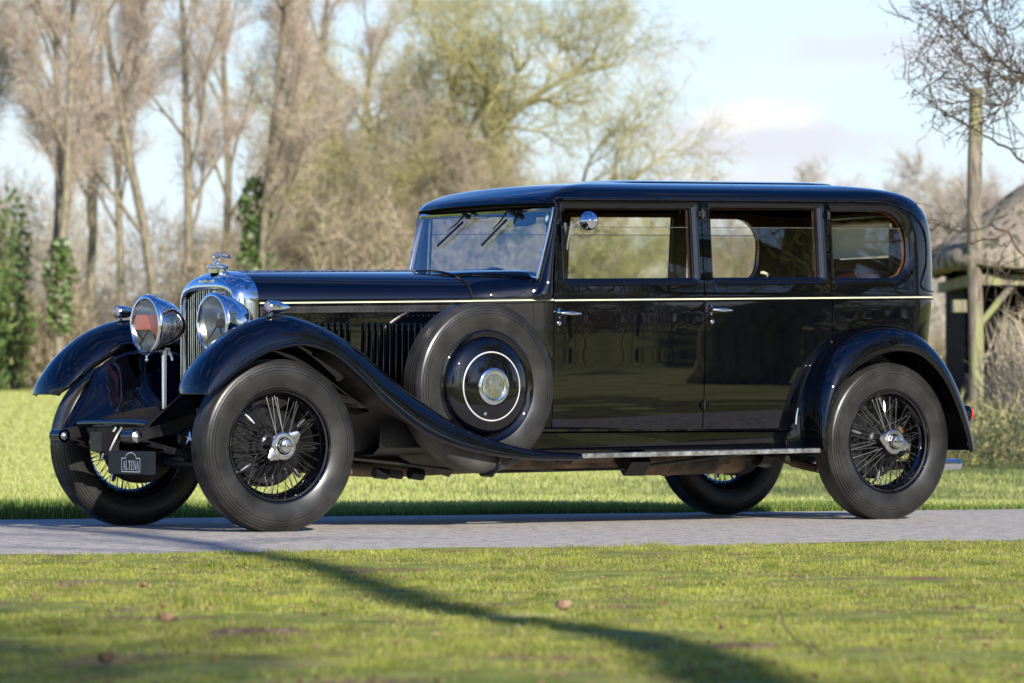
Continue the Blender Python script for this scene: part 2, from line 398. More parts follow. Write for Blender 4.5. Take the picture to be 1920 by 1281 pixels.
for far in (False, True):
    q = 'far' if far else ''
    ZTOP = 1.744
    # front door, rear door, quarter
    D1 = [(1.757, low(1.757, .508)), (2.723, low(2.72, .509)), (2.723, ZTOP), (1.802, ZTOP), (1.757, 1.22)]
    D2 = [(2.729, low(2.73, .509)), (3.30, low(3.3, .512)), (3.42, low(3.4, .62)), (3.52, low(3.5, .80)), (3.602, .92), (3.602, ZTOP), (2.729, ZTOP)]
    Q_ = [(3.608, .60), (4.6, .60), (5.35, .60), (5.35, 1.44), (4.83, 1.44), (4.83, 1.655), (5.35, 1.655), (5.35, ZTOP), (4.6, ZTOP), (3.608, ZTOP)]
    holes3 = [WIN['Q'][0]]
    d1 = sheet('door', PAINT, car, D1, [WIN['F'][0]], far)
    d2 = sheet('door', PAINT, car, D2, [WIN['R'][0]], far)
    d3 = sheet('quarter_panel', PAINT, car, Q_, holes3, far)
    for d, k, sub in ((d1, 'F', 1), (d2, 'R', 1), (d3, 'Q', 0)):
        w_o, w_i = WIN[k]
        strip('window_frame', PAINT, d, w_o, w_i, 0, -.020, far)
        # half lowered pane, its top edge below the head of the window
        x0 = min(p[0] for p in w_i)-.004; x1 = max(p[0] for p in w_i)+.004
        top = 1.600 if k != 'Q' else 1.598
        loop = rrect(x0, x1, ZB-.03, top, (.005, .005 if k != 'Q' else .12, .003, .003))
        g = MB(); pts = []
        for p in densify(loop, .1): P, n = surf(p[0], p[1], far); pts.append(P-n*.032)
        g.v = [tuple(p) for p in pts]; g.f = [tuple(range(len(pts)))]
        pane = g.build('window_pane', GLASS, d, smooth=False)
        e = MB(); e.tube([surf(x, top, far)[0]-surf(x, top, far)[1]*.032 for x in np.linspace(x0+.003, x1-.01, 8)], .0022, 5); e.build('glass_edge', NICKEL, pane)
    # lining
    I_ = [(1.80, .55), (4.6, .62), (5.35, .62), (5.35, 1.44), (4.83, 1.44), (4.83, 1.655), (5.35, 1.655), (5.35, 1.735), (4.6, 1.735), (1.84, 1.735)]
    lin = sheet('lining', LINING, body, I_, [WIN['F'][1], WIN['R'][1], WIN['Q'][1]], far, off=-.055, rim=0, s=.09)
    for k in 'FRQ':
        w_i = WIN[k][1]
        strip('window_reveal', TRIMWOOD if k == 'Q' else LINING, body, w_i, w_i, -.034, -.056, far)
    # interior door pillars proud of the lining
    for xp in (2.73, 3.585):
        pl = MB(); pl.tube([surf(xp, z, far)[0]-surf(xp, z, far)[1]*.06 for z in (1.1, 1.3, 1.5, 1.72)], [.035]*4, 8, flat=.5); pl.build('pillar_trim', TRIMWOOD if not far else LINING, body)
# rear pane + blind in the far rear light
g = MB(); X_ = 4.46
for y0 in (.42,): g.add([(X_, y0, 1.45), (X_, y0+.59, 1.45), (X_, y0+.59, 1.70), (X_, y0, 1.70)], [(0, 1, 2, 3)])
g.build('rear_light', GLASS, body, smooth=False)
bl = MB(); rows = []
for i in range(13):
    z = 1.71-.225*i/12
    rows.append([(4.398+.003*math.sin(j*1.3)+.002*math.sin(i), .457+.52*j/14, z-.010*j/14) for j in range(15)])
bl.grid(rows).build('roller_blind', BLIND, body)
rc = MB(); rc.grid([[(4.365+.006*math.sin(y*60), y, z) for y in np.linspace(.22, .425, 26)] for z in (1.35, 1.5, 1.64)]); rc.build('rear_curtain', LEATHER, body)
bb = MB(); bb.tube([(4.395, .44, 1.712), (4.395, .99, 1.706)], .013, 8).build('blind_roller', NICKEL, body)
# inner header/floor/seats
fl = MB(); fl.box((3.0, YC, .50), (2.9, 1.25, .04)); fl.build('floor', LINING, body)
def bench(x, ztop, zseat, depth, w, lean, name):
    rows = []
    for j in range(25):
        y = YC-w+2*w*j/24; t = abs((j-12)/12); zt = ztop-.10*t**3; pl_ = .008*abs(math.sin(j*PI/3))
        rows.append([(x+lean, y, zt-.03), (x+lean*.9-.03, y, zt), (x+lean*.7-.08-pl_, y, zt-.015), (x-.13-pl_, y, zt-.12), (x-.16-pl_, y, zseat+.06), (x-.2, y, zseat), (x-depth+.04, y, zseat+.02), (x-depth, y, zseat-.04), (x-depth+.02, y, .52)])
    m = MB(); m.grid(rows); o = m.build(name, LEATHER, car, solid=.01); return o
bench(4.27, 1.40, .88, .62, .56, .06, 'rear_seat')
bench(2.85, 1.24, .85, .58, .58, .06, 'front_seat')
# window winder on the rear door and its ivory knob
wd = MB(); a = at(1436, 528, .10); wd.tube([a, at(1440, 518, .10), at(1441, 516, .10)], .006, 6); wo = wd.build('window_winder', NICKEL, car)
k = MB(); k.tube([at(1428, 514, .09), at(1432, 515, .10), at(1438, 517, .11)], [.008, .011, .008], 8); k.build('knob', IVORY, wo)

# ---- roof
Xs = list(np.linspace(1.77, 3.5, 50))+list(np.linspace(3.5, 4.6, 36))[1:]+list(np.linspace(4.6, 5.35, 14))[1:]
rows = []
for p in [IG+.0001]+list(np.arange(IG+.2, len(LV)-1.001, .2))+[len(LV)-1.001]:
    near = [outline(p, X) for X in Xs]
    rw_ = near+[Vector((v.x, 2*YC-v.y, v.z)) for v in reversed(near[:-1])]
    f0 = near[0]; hw_ = YC-f0.y
    for j in range(1, 24):
        t = 1-2*j/24   # from the far corner back to the near corner
        rw_.append(Vector((f0.x-.05*min(1, hw_/.6)*(1-abs(t)**3), YC+hw_*t, f0.z+.010*(1-t*t)*min(1, hw_/.6))))
    rows.append(rw_)
rm = MB(); rm.grid(rows, close_u=True)
# front drop of the roof towards the header
rm.v = [(x, y, z-.022*sm((1.95-x)/.2)) for x, y, z in rm.v]
roof = rm.build('roof', PAINT, car, sharp=70)
me = roof.data
# front face under the visor + header
hd = MB()
ry = np.linspace(YC-.632, YC+.632, 21)
rowt = [(1.785+.0*abs(y-YC), y, 1.700+.012*(1-((y-YC)/.63)**2)) for y in ry]; rowm = [(1.83, y, 1.690+.010*(1-((y-YC)/.63)**2)) for y in ry]; rowb = [(1.835, y, 1.655) for y in ry]
hd.grid([rowt, rowm, rowb]); hd.build('windscreen_header', SATIN, car, solid=.02)
vz = MB(); vz.tube([(1.775+.03*abs((y-YC)/.63)**4, y, 1.706+.012*(1-((y-YC)/.63)**2)+.0) for y in np.linspace(YC-.648, YC+.648, 31)], .009, 8); vz.build('visor_lip', PAINT, roof)
# sliding roof panel
sp_ = MB(); rws = []
for x in np.linspace(2.15, 3.85, 20):
    rws.append([(x, y, 1.856+.02*(x-3)-.028*max(0, (2.6-x)/.45)**2-.05*abs((y-YC)/.42)**3.2*.6) for y in np.linspace(YC-.40, YC+.40, 15)])
sp_.grid(rws).build('sliding_roof', PAINT, car, solid=.016)
# ceiling
cl = MB(); rws = []
for x in np.linspace(1.85, 4.34, 12): rws.append([(x, YC+.62*t, 1.735+.02*(x-3)+.06*(1-t*t)) for t in np.linspace(-1, 1, 11)])
cl.grid(rws).build('headlining', LINING, car)
# gutter bead, near and far
for far in (False, True):
    gp = [surf(x, 1.752, far, p=IG-.02)[0]+surf(x, 1.74, far, p=IG-.05)[1]*.006 for x in np.linspace(1.80, 3.95, 30)]
    zz = [(3.99, 1.744), (4.05, 1.735), (4.13, 1.71), (4.20, 1.67), (4.26, 1.60), (4.285, 1.52), (4.285, 1.43), (4.27, 1.37), (4.24, 1.31), (4.235, 1.275), (4.26, 1.256), (4.32, 1.247), (4.42, 1.243), (4.55, 1.243), (4.75, 1.243), (5.0, 1.243), (5.34, 1.243)]
    gp += [surf(x, z, far)[0]+surf(x, z, far)[1]*.003 for x, z in catmull(zz, 5)]
    b_ = MB(); b_.tube(gp, [.008]*30+[.0055]*(len(gp)-30), 8); b_.build('gutter', PAINT, roof)
    # coach line
    cp = [surf(x, 1.2105, far)[0]+surf(x, 1.21, far)[1]*.0035 for x in list(np.linspace(1.757, 3.95, 30))+list(np.linspace(4.0, 5.34, 28))]
    pale = MB(); pale.tube(cp, .0038, 6); dk = MB(); dk.tube([p+Vector((0, 0, -.009)) for p in cp], .006, 6); dk2 = MB(); dk.tube([p+Vector((0, 0, .010)) for p in cp], .006, 6)
    dk.build('waist_moulding', PAINT, body); pale.build('coach_line', STRIPE, body)
# ---- sill valance between doors and running board, both sides
for far in (False, True):
    sl = MB(); sx = (lambda v: v if not far else 2*YC-v)
    rows = []
    for x in np.linspace(1.45, 3.47, 24):
        r_ = [(x, sx(.045), .520), (x, sx(.030), .512), (x, sx(.030), .500), (x, sx(.05), .49), (x, sx(.055), .40)]
        rows.append(r_)
    sl.grid(rows); sl.build('sill', PAINT, car, sharp=30)
# ---- bonnet and scuttle
def ssec(hw, zt, zc, n, k=28):
    """half section from the coach line on the near side over the top to the far side"""
    out = []
    for i in range(2*k+1):
        a = PI*i/(2*k); c, s_ = math.cos(a), math.sin(a)
        out.append((YC-hw*math.copysign(abs(c)**(2/n), c), zc+(zt-zc)*s_**(2/n)))
    return out
def bonnet_par(x):
    t = (x-.17)/(1.345-.17); return (.292+.218*t**1.0, 1.322+.024*t, 1.157+.022*t, 2.35+.1*t)
rows = []
for x in np.linspace(.172, 1.342, 26): rows.append([(x, y, z) for y, z in ssec(*bonnet_par(x))])
bn = MB().grid(rows); bonnet = bn.build('bonnet', PAINT, car, sharp=60)
hg = MB()
for i in range(26):
    x = .185+1.15*i/26; hg.tube([(x, YC, bonnet_par(x)[1]+.004), (x+.041, YC, bonnet_par(x+.04)[1]+.004)], .0075, 8)
hg.build('hinge', NICKEL, bonnet)
rows = []
for t in np.linspace(0, 1, 20):
    x = 1.348+.41*t; e = sm(t)
    rows.append([(x-(.045*e if False else 0), y, z) for y, z in ssec(.512+(.672-.512)*(t*.45+.55*e), 1.347+.012*t, 1.180+.008*t, 2.45+.95*e)])
sc_ = MB().grid(rows); scut = sc_.build('scuttle', PAINT, car, sharp=60)
sj = MB(); sj.tube([(1.345, y, z+.002) for y, z in ssec(.514, 1.349, 1.179, 2.45)], .004, 6); sj.build('bonnet_seam', SATIN, scut)
# bonnet sides and scuttle sides with louvres
for far in (False, True):
    sy = (lambda v: v) if not far else (lambda v: 2*YC-v)
    rows = []
    for x in np.linspace(.172, 1.342, 20):
        hw, zt, zc, n = bonnet_par(x); rows.append([(x, sy(YC-hw), zc), (x, sy(YC-hw), zc-.02), (x, sy(YC-hw+.002), 1.0), (x, sy(YC-hw+.012), .8), (x, sy(YC-hw+.03), .56)])
    if far: rows = [list(reversed(r)) for r in rows]
    bs = MB().grid(rows); side = bs.build('bonnet_side', SATIN if False else PAINT, car, solid=.01)
    rows = []
    for t in np.linspace(0, 1, 14):
        x = 1.348+.405*t; hw = .512+(.672-.512)*(t*.45+.55*sm(t)); r_ = []
        for z in (1.18+.008*t, 1.1, .95, .8, .65, .55, .50):
            ys = surf(1.757, z+.025)[0].y; yb = YC-.512+.01*(1.18-z)
            r_.append((x, sy(yb+(ys-yb)*(t*.45+.55*sm(t))), z))
        rows.append(r_ if not far else list(reversed(r_)))
    MB().grid(rows).build('scuttle_side', PAINT, car)
    # coach line along bonnet + rivet strip
    def bp(x, z, o): hw, zt, zc, n = bonnet_par(x); return Vector((x, sy(YC-hw-o), z))
    cp = [bp(x, bonnet_par(x)[2]+.001, .004) for x in np.linspace(.178, 1.34, 12)]+[Vector((1.348+.405*t, sy(YC-(.512+.160*(t*.45+.55*sm(t)))-.004), 1.181+.008*t)) for t in np.linspace(0, 1, 10)]
    c1 = MB(); c1.tube(cp, .0038, 6); c1.build('coach_line', STRIPE, side)
    c2 = MB(); c2.tube([p+Vector((0, 0, .011)) for p in cp], .007, 6); c2.tube([p-Vector((0, 0, .010)) for p in cp], .006, 6); c2.build('waist_moulding', PAINT, side)
    st = MB()
    hs = []
    for x in np.linspace(.18, 1.335, 10): hs.append([bp(x, bonnet_par(x)[2]-.016, .0045), bp(x, bonnet_par(x)[2]-.05, .0045)])
    if far: hs = [list(reversed(r)) for r in hs]
    st.grid(hs); rv = st
    for i in range(40):
        x = .195+i*.0292
        for dz in (.033, .072):
            rv.sphere(bp(x, bonnet_par(x)[2]-dz, .007), .0036, 6, 4)
    st.build('hinge_strip', STRIPM, side, sharp=30)
    lo = MB()
    for g0, cnt in ((.42, 8), (.745, 13), (1.20, 4)):
        for i in range(cnt):
            x = g0+i*.0345
            hw = bonnet_par(x)[0]; yo = YC-hw
            rr = []
            for z, s_ in ((1.064, .02), (1.061, .45), (1.054, .78), (1.044, .95), (1.02, 1), (.9, 1), (.75, 1), (.66, .9), (.65, .1)):
                rr.append([(x-.010, sy(yo+.001+.004), z), (x-.009, sy(yo-.012*s_), z), (x-.004, sy(yo-.020*s_), z), (x+.003, sy(yo-.018*s_), z), (x+.009, sy(yo-.004*s_), z), (x+.012, sy(yo+.004), z)])
            if far: rr = [list(reversed(r)) for r in rr]
            lo.grid(rr); lo.sphere((x, sy(yo-.005), 1.052), (.0105, .0165, .014), 10, 8)
    lo.build('louvres', PAINT, side, sharp=50)
# ---- windscreen
def ws(y, t):  # point of the screen plane; t 0 bottom .. 1 top
    e = abs((y-YC)/.615); zb = 1.353-.052*e**2.2; zt = 1.675
    z = zb+(zt-zb)*t; return Vector((1.70+.105*(z-1.303)/.385, y, z))
Ys = np.linspace(YC-.613, YC+.613, 25)
def wsy(y, t): return YC+(y-YC)*(1+.022*t)
gl = MB(); gl.grid([[ws(wsy(y, 0), 0) for y in Ys], [ws(wsy(y, 1), 1) for y in Ys]]); wsg = gl.build('windscreen', WSGLASS, car, smooth=False)
fr = MB(); lp = [ws(wsy(y, 0), 0)+Vector((-.006, 0, 0)) for y in Ys]
fr.tube(lp, .012, 8, flat=.7); fr.tube([ws(wsy(y, 1), 1)+Vector((-.006, 0, 0)) for y in Ys], .012, 8)
for y in (Ys[0], Ys[-1]): fr.tube([ws(wsy(y, t), t)+Vector((-.006, 0, 0)) for t in np.linspace(0, 1, 6)], .013, 8, flat=.6)
fr.build('frame', CHROME, wsg)
ap = MB(); lip = []
for j, y in enumerate(np.linspace(YC-.60, YC+.60, 25)):
    b = ws(y, 0); lip.append([b+Vector((-.008, 0, -.001)), b+Vector((-.035, 0, -.010)), b+Vector((-.055, 0, -.026))])
ap.grid(lip); ap.build('screen_apron', PAINT, wsg, solid=.004)
# A pillars (wrap from the door edge to the glass)
for far in (False, True):
    sy = (lambda v: v) if not far else (lambda v: 2*YC-v)
    rows = []
    for t in np.linspace(0, 1, 14):
        zn = 1.215+(1.744-1.215)*t; X = 1.757+.045*sm((t-.1)/.9)
        A_ = surf(X, zn)[0]
        gz = 1.303+(1.675-1.303)*max(0, (t-.22)/.78); gx = 1.70+.105*(gz-1.303)/.385; gy = .098-.014*max(0, (t-.2)/.8)
        B_ = Vector((gx+.006, gy, A_.z if t < .22 else max(gz, 1.19)))
        if t < .22: B_ = Vector((1.64+.066*sm(t/.22), .07+.025*t/.22, A_.z))
        r_ = []
        for k in range(8):
            u = k/7; c = A_.lerp(B_, u); c.y -= .020*math.sin(PI*u)*(1-.3*u); c.x -= .012*math.sin(PI*u); r_.append((c.x, sy(c.y), c.z))
        r_.append((B_.x+.03, sy(B_.y+.03), B_.z)); rows.append(r_ if far else list(reversed(r_)))
    MB().grid(rows).build('screen_pillar', PAINT, car, solid=.008, sharp=60)
# steering wheel and dash
sw = MB(); M_ = Matrix.Translation((2.16, 1.03, 1.19)) @ Matrix.Rotation(math.radians(-28), 4, 'Y')
sw.tube([M_ @ Vector((0, .215*math.cos(a), .215*math.sin(a))) for a in np.linspace(0, 2*PI, 33)[:-1]], .013, 8, closed=True)
for a in (.5, 2.6, 4.7): sw.tube([M_ @ Vector((0.02, 0, 0)), M_ @ Vector((0, .21*math.cos(a), .21*math.sin(a)))], .008, 6)
sw.tube([M_ @ Vector((0, 0, 0)), M_ @ Vector((-.45, 0, -.05))], .02, 8); sw.build('steering_wheel', SATIN, car)
dsh = MB(); dsh.box((1.86, YC, 1.25), (.06, 1.1, .14)); dsh.build('dashboard', TRIMWOOD, car)
mr = MB(); mr.tube([(1.84, .52, 1.62), (1.845, .40, 1.625), (1.845, .33, 1.62)], [.03, .035, .02], 10, flat=.25); mr.build('rear_view_mirror', SATIN, car)
# wipers hung from the header
def on_ws(px, py, o):
    """point of the photograph on the plane of the screen, o in front of it"""
    x = 1.72
    for _ in range(6):
        P = atx(px, py, x); x = 1.70+.105*(P.z-1.303)/.385-o
    return P
for (p0, p1, b0, b1, j0, j1) in (((871, 405), (843, 432), (868, 419), (820, 464), (868, 403), (880, 411)), ((952, 397), (925, 432), (950, 415), (903, 463), (950, 396), (968, 406))):
    w_ = MB(); w_.tube([on_ws(*p0, .04), on_ws((p0[0]+p1[0])/2, (p0[1]+p1[1])/2+3, .04), on_ws(*p1, .025)], [.007, .005, .003], 6)
    w_.tube([on_ws(*j0, .045), on_ws(*j1, .02)], [.010, .016], 8)
    wo = w_.build('wiper', SATIN, wsg)
    b = MB(); b.tube([on_ws(*b0, .016), on_ws((b0[0]+b1[0])/2, (b0[1]+b1[1])/2, .02), on_ws(*b1, .016)], .0075, 6, flat=.6); b.build('blade', SATIN, wo)
lk = MB(); lk.tube([on_ws(858, 414, .03), on_ws(900, 413, .03), on_ws(934, 409, .03)], .003, 5); lk.build('wiper_link', NICKEL, wsg)
# round sticker in the corner of the screen
stk = MB(); c = on_ws(1027, 413, .004); ang = math.atan2(.105, .385)
Ms = Matrix.Translation(c) @ Matrix.Rotation(ang, 4, 'Y') @ Matrix.Rotation(-PI/2, 4, 'Z')
stk.lathe([(.0001, .002), (.036, .002), (.036, 0)], 24, Ms); so = stk.build('sticker', TEAL, wsg, smooth=False)
em = MB(); em.lathe([(.0001, .004), (.012, .004), (.013, .003)], 6, Ms @ Matrix.Translation((0, 0, .0)))
for a in range(6): em.lathe([(.0001, .004), (.006, .004)], 8, Ms @ Matrix.Translation((.012*math.cos(a), 0, .012*math.sin(a))))
em.build('emblem', WHITE, so, smooth=False)
# exterior mirror
mi = MB(); mi.tube(catmull([at(1063, 470, .03), at(1066, 447, .0), at(1073, 426, -.04), at(1085, 417, -.06), at(1100, 418, -.06)], 6), .0055, 8); mo = mi.build('side_mirror', CHROME, car)
c = at(1105, 417, -.07); Mm = Matrix.Translation(c) @ Matrix.Rotation(math.radians(-26), 4, 'Z') @ Matrix.Rotation(math.radians(0), 4, 'X')
mh = MB(); mh.lathe([(.0001, .022), (.012, .02), (.02, .012), (.044, -.008), (.050, -.018), (.050, -.022), (.0001, -.022)], 32, Mm); mh.build('mirror_head', CHROME, mo)
mb = MB(); mb.tube([at(1060, 421, .035), at(1062, 435, .03), at(1064, 458, .03)], [.012, .016, .012], 8, flat=.5); mb.build('bracket', SATIN, mo)
# door handles, locks and hinges
for far in (False, True):
    sy = (lambda v: v) if not far else (lambda v: 2*YC-v)
    for (hx, hy, lx, ly) in ((1056, 590, 1056, 609), (1333, 584, 1335, 606)):
        b = at(hx, hy, 0.0); b2 = at(lx, ly, 0)
        yb = surf(b.x, b.z-.02*(b.x-3))[0].y
        pl = MB(); M1 = Matrix.Translation((b.x, yb, b.z)) @ Matrix.Diagonal((.6, 1, 1.3, 1))
        pl.lathe([(.022, 0), (.021, .005), (.014, .010), (.009, .03), (.009, .045)], 20, M1)
        pl.tube([(b.x-.018, yb-.038, b.z+.001), (b.x+.01, yb-.048, b.z), (b.x+.05, yb-.05, b.z-.001), (b.x+.108, yb-.044, b.z-.003), (b.x+.116, yb-.042, b.z-.003)], [.006, .011, .0125, .0065, .002], 12)
        M2 = Matrix.Translation((b2.x, surf(b2.x, b2.z)[0].y, b2.z)); lk_ = MB(); lk_.lathe([(.012, 0), (.0115, .004), (.008, .006), (.0001, .006)], 16, M2)
        if far: pl = pl.mirror_y(YC); lk_ = lk_.mirror_y(YC)
        h = pl.build('door_handle', CHROME, car); lk_.build('lock', CHROME, h)
    for (px, py) in ((1322, 404), (1322, 580), (1558, 407), (1558, 650), (1322, 762)):
        hh = MB(); b = at(px, py, .0); P, n = surf(b.x, b.z-.02*(b.x-3), False)
        hh.tube([P+n*.008+Vector((0, 0, -.022)), P+n*.008+Vector((0, 0, .022))], .011, 8); hh.box(P+n*.004, (.05, .012, .03)); hh.tube([P+n*.008+Vector((0, 0, -.030)), P+n*.008+Vector((0, 0, .030))], .006, 6)
        if far: hh = hh.mirror_y(YC)
        hh.build('door_hinge', PAINT, car)

SILVERP = princ('silver_painted_band', (.42, .42, .41), .3)
noise_col(SILVERP, (.38, .38, .37), (.46, .46, .45), 20)

# ---- radiator shell, grille, cap and mascot
def rsec(hw, z0, zt, zc, n, k=20):
    pts = [(YC-hw, z0), (YC-hw, (z0+zc)/2)]+ssec(hw, zt, zc, n, k)+[(YC+hw, (z0+zc)/2), (YC+hw, z0)]
    return pts
rad = empty('radiator', (0, 0, 0), 0, car)
rows = []
for x, d, ins in ((.172, 0, 0), (.150, 0, 0), (.120, .003, .001), (.092, .012, .004), (.070, .028, .010), (.056, .048, .018), (.048, .070, .028), (.046, .088, .036), (.052, .094, .040), (.075, .096, .041)):
    rows.append([(x-.012*(1-abs((y-YC)/.3)**2)*min(1, d*20), y, z) for y, z in rsec(.296-ins, .60, 1.328-d, 1.16-d*.1, 2.5+8*d)])
MB().grid(rows).build('shell', CHROME, rad, sharp=60)
gr = MB()
for i in range(25):
    y = YC-.235+.47*i/24; zt = 1.238-.05*abs((y-YC)/.235)**3
    gr.box((.078, y, (.60+zt)/2), (.020, .004, zt-.60), Matrix.Rotation(math.radians(50+8*math.sin(i*2.3)), 3, 'Z'))
gr.build('grille_slats', NICKEL, rad, smooth=False)
bk = MB(); bk.box((.115, YC, .93), (.01, .56, .64)); bk.build('core', SATIN, rad)
bd = MB(); bd.sphere((.040, YC, 1.276), (.006, .028, .014), 12, 6)
for s_ in (-1, 1): bd.add([(.041, YC+s_*.022, 1.275), (.041, YC+s_*.075, 1.284), (.041, YC+s_*.085, 1.274), (.041, YC+s_*.06, 1.262), (.041, YC+s_*.022, 1.262)], [(0, 1, 2, 3, 4)])
bd.build('winged_badge', NICKEL, rad)
MF = Matrix.Translation((.108, YC, 0)) @ Matrix.Rotation(-PI/2, 4, 'X')  # lathe axis up
cap = MB(); 
def up_lathe(m, prof, cx, cy, n=32):
    rows = []
    for r, z in prof: rows.append([(cx+r*math.cos(2*PI*k/n), cy+r*math.sin(2*PI*k/n), z) for k in range(n)])
    m.grid(rows, close_u=True); return m
up_lathe(cap, [(.045, 1.318), (.046, 1.337), (.054, 1.341), (.0575, 1.347), (.057, 1.354), (.045, 1.361), (.02, 1.364), (.0001, 1.365)], .108, YC)
co = cap.build('filler_cap', CHROME, rad)
# winged letter B mascot: leaning B with wings swept back, one on each side
ms = MB()
def b3(u, v, yy=0): return (.105+u*.9, YC+yy*.85, 1.365+v*.68)
up_lathe(ms, [(.014, 1.362), (.013, 1.372), (.009, 1.378), (.010, 1.384), (.0001, 1.385)], .105, YC, 12)
ms.tube(catmull([b3(-.006, .018), b3(-.020, .028), b3(-.026, .046), b3(-.018, .062), b3(.0, .068), b3(.012, .060)], 5), .0045, 8)
ms.tube(catmull([b3(-.010, .018), b3(.012, .022), b3(.016, .040), b3(.012, .060), b3(.004, .066)], 5), .0042, 8)
ms.tube(catmull([b3(-.018, .044), b3(.0, .048), b3(.014, .044)], 4), .004, 8)
for s_ in (-1, 1):
    rows = []
    for k in range(9):
        t = k/8; u0 = .0-.0*t; yy = s_*(.006+.062*t)
        fx = -.018+.055*t**1.3
        rows.append([b3(fx, .070-.016*t, yy), b3(fx-.004, .082-.012*t, yy), b3(fx+.018, .086-.016*t+.003*math.sin(t*20), yy), b3(fx+.034-.012*t, .072-.022*t, yy+.003*math.sin(t*26)), b3(fx+.030-.016*t, .056-.014*t, yy), b3(fx+.008, .060-.012*t, yy)])
    ms.grid(rows, close_u=True)
ms.build('mascot', CHROME, co, sharp=30)

# ---- lamps
def headlamp(cy, tape):
    hx = -.118
    root = empty('headlight', (0, 0, 0), 0, car)
    M = Matrix.Translation((hx, cy, 1.052)) @ Matrix.Rotation(-PI/2, 4, 'Z')   # outward (-Y local) -> -x
    sh = MB(); sh.lathe([(.0001, -.232), (.022, -.230), (.050, -.214), (.086, -.180), (.116, -.135), (.137, -.085), (.147, -.040), (.150, -.018)], 56, M); sh.build('shell', CHROME, root)
    ri = MB(); ri.lathe([(.150, -.022), (.156, -.018), (.1585, -.006), (.157, .006), (.150, .013), (.140, .014), (.135, .008), (.134, -.004)], 56, M); ri.build('rim', CHROME, root)
    rf = MB(); rf.lathe([(.0001, -.155), (.04, -.148), (.08, -.115), (.11, -.065), (.128, -.02), (.134, .0)], 40, M); rf.build('reflector', princ('reflector_silver', (.62, .62, .60), .22, 1) if 'reflector_silver' not in MATS else MATS['reflector_silver'], root)
    ln = MB(); ln.lathe([(.0001, .012), (.05, .011), (.10, .007), (.136, .002)], 40, M); ln.build('lens', LENS, root)
    bu = MB(); bu.sphere((hx+.035, cy, 1.09), (.010, .010, .024), 12, 8); bu.build('bulb', WHITE, root)
    hb = MB(); hb.sphere((hx+.04, cy, 1.052), .026, 14, 8); hb.tube([(hx+.03, cy, 1.052), (hx+.01, cy-.085, .955)], .005, 6); hb.tube([(hx+.03, cy, 1.052), (hx+.01, cy+.085, .955)], .005, 6); hb.build('lamp_holder', SATIN, root)
    if tape:
        tp = MB(); rows = []
        for y in np.linspace(-.130, .130, 17):
            zt = min(.055, math.sqrt(max(.0, .134**2-y*y))); zb = -.022+(-.055 if y < -.02 else .0)*min(1, (-.02-y)/.11)
            zb = max(zb, -math.sqrt(max(.0, .134**2-y*y))); rows.append([(hx+.0045, cy+y, 1.052+zb), (hx+.0045, cy+y, 1.052+max(zt, zb))])
        tp.grid(rows); tp.build('red_film', FILM, root, smooth=False)
    cp = MB(); cp.box((hx+.03, cy, 1.052+.158), (.05, .018, .012)); cp.tube([(hx+.02, cy, 1.21), (hx+.07, cy, 1.205)], .008, 6); cp.build('rim_clip', CHROME, root)
    ps_ = MB(); ps_.tube([(hx+.105, cy, .62), (hx+.105, cy, .905)], .0165, 14); ps_.box((hx+.105, cy, .925), (.045, .045, .055)); ps_.tube([(hx+.10, cy-.03, .95), (hx+.10, cy+.03, .95)], .014, 8); ps_.tube([(hx+.08, cy, .935), (hx-.0, cy, .905), (hx-.0, cy, .875)], .006, 6); ps_.sphere((hx, cy, .872), .011, 8, 6)
    ps_.tube([(hx+.13, cy-.02, .91), (hx+.14, cy-.025, .87)], .007, 6); ps_.build('post', CHROME, root)
FILM = glass('red_film_glass', (.95, .12, .07), .0); 
FILM.node_tree.nodes['Transparent BSDF'] if False else None
FILM = princ('red_film', (.75, .10, .05), .4)
noise_col(FILM, (.93, .17, .09), (.97, .21, .12), 20)
FILM.node_tree.nodes['Principled BSDF'].inputs['Alpha'].default_value = 1
noise_col(MATS.get('reflector_silver') or princ('reflector_silver', (.5, .5, .48), .2, 1), (.42, .42, .40), (.60, .60, .57), 4, rough=(.15, .4, 6))
headlamp(.381, False); headlamp(1.046, True)
def sidelamp(cy):
    M = Matrix.Translation((-.045, cy, 1.128)) @ Matrix.Rotation(-PI/2, 4, 'Z')
    m = MB(); m.lathe([(.0001, -.120), (.008, -.116), (.020, -.085), (.031, -.045), (.0345, -.012), (.034, .0), (.036, .004), (.033, .012)], 28, M)
    up_lathe(m, [(.020, 1.080), (.014, 1.087), (.008, 1.092), (.009, 1.10)], -.035, cy, 14)
    o = m.build('side_lamp', CHROME, car); l = MB(); l.lathe([(.0001, .026), (.018, .022), (.030, .012), (.033, .008)], 24, M); l.build('lens', princ('lilac_glass', (.20, .18, .23), .15, coat=1) if 'lilac_glass' not in MATS else MATS['lilac_glass'], o)
sidelamp(-.035); sidelamp(2*YC+.035)

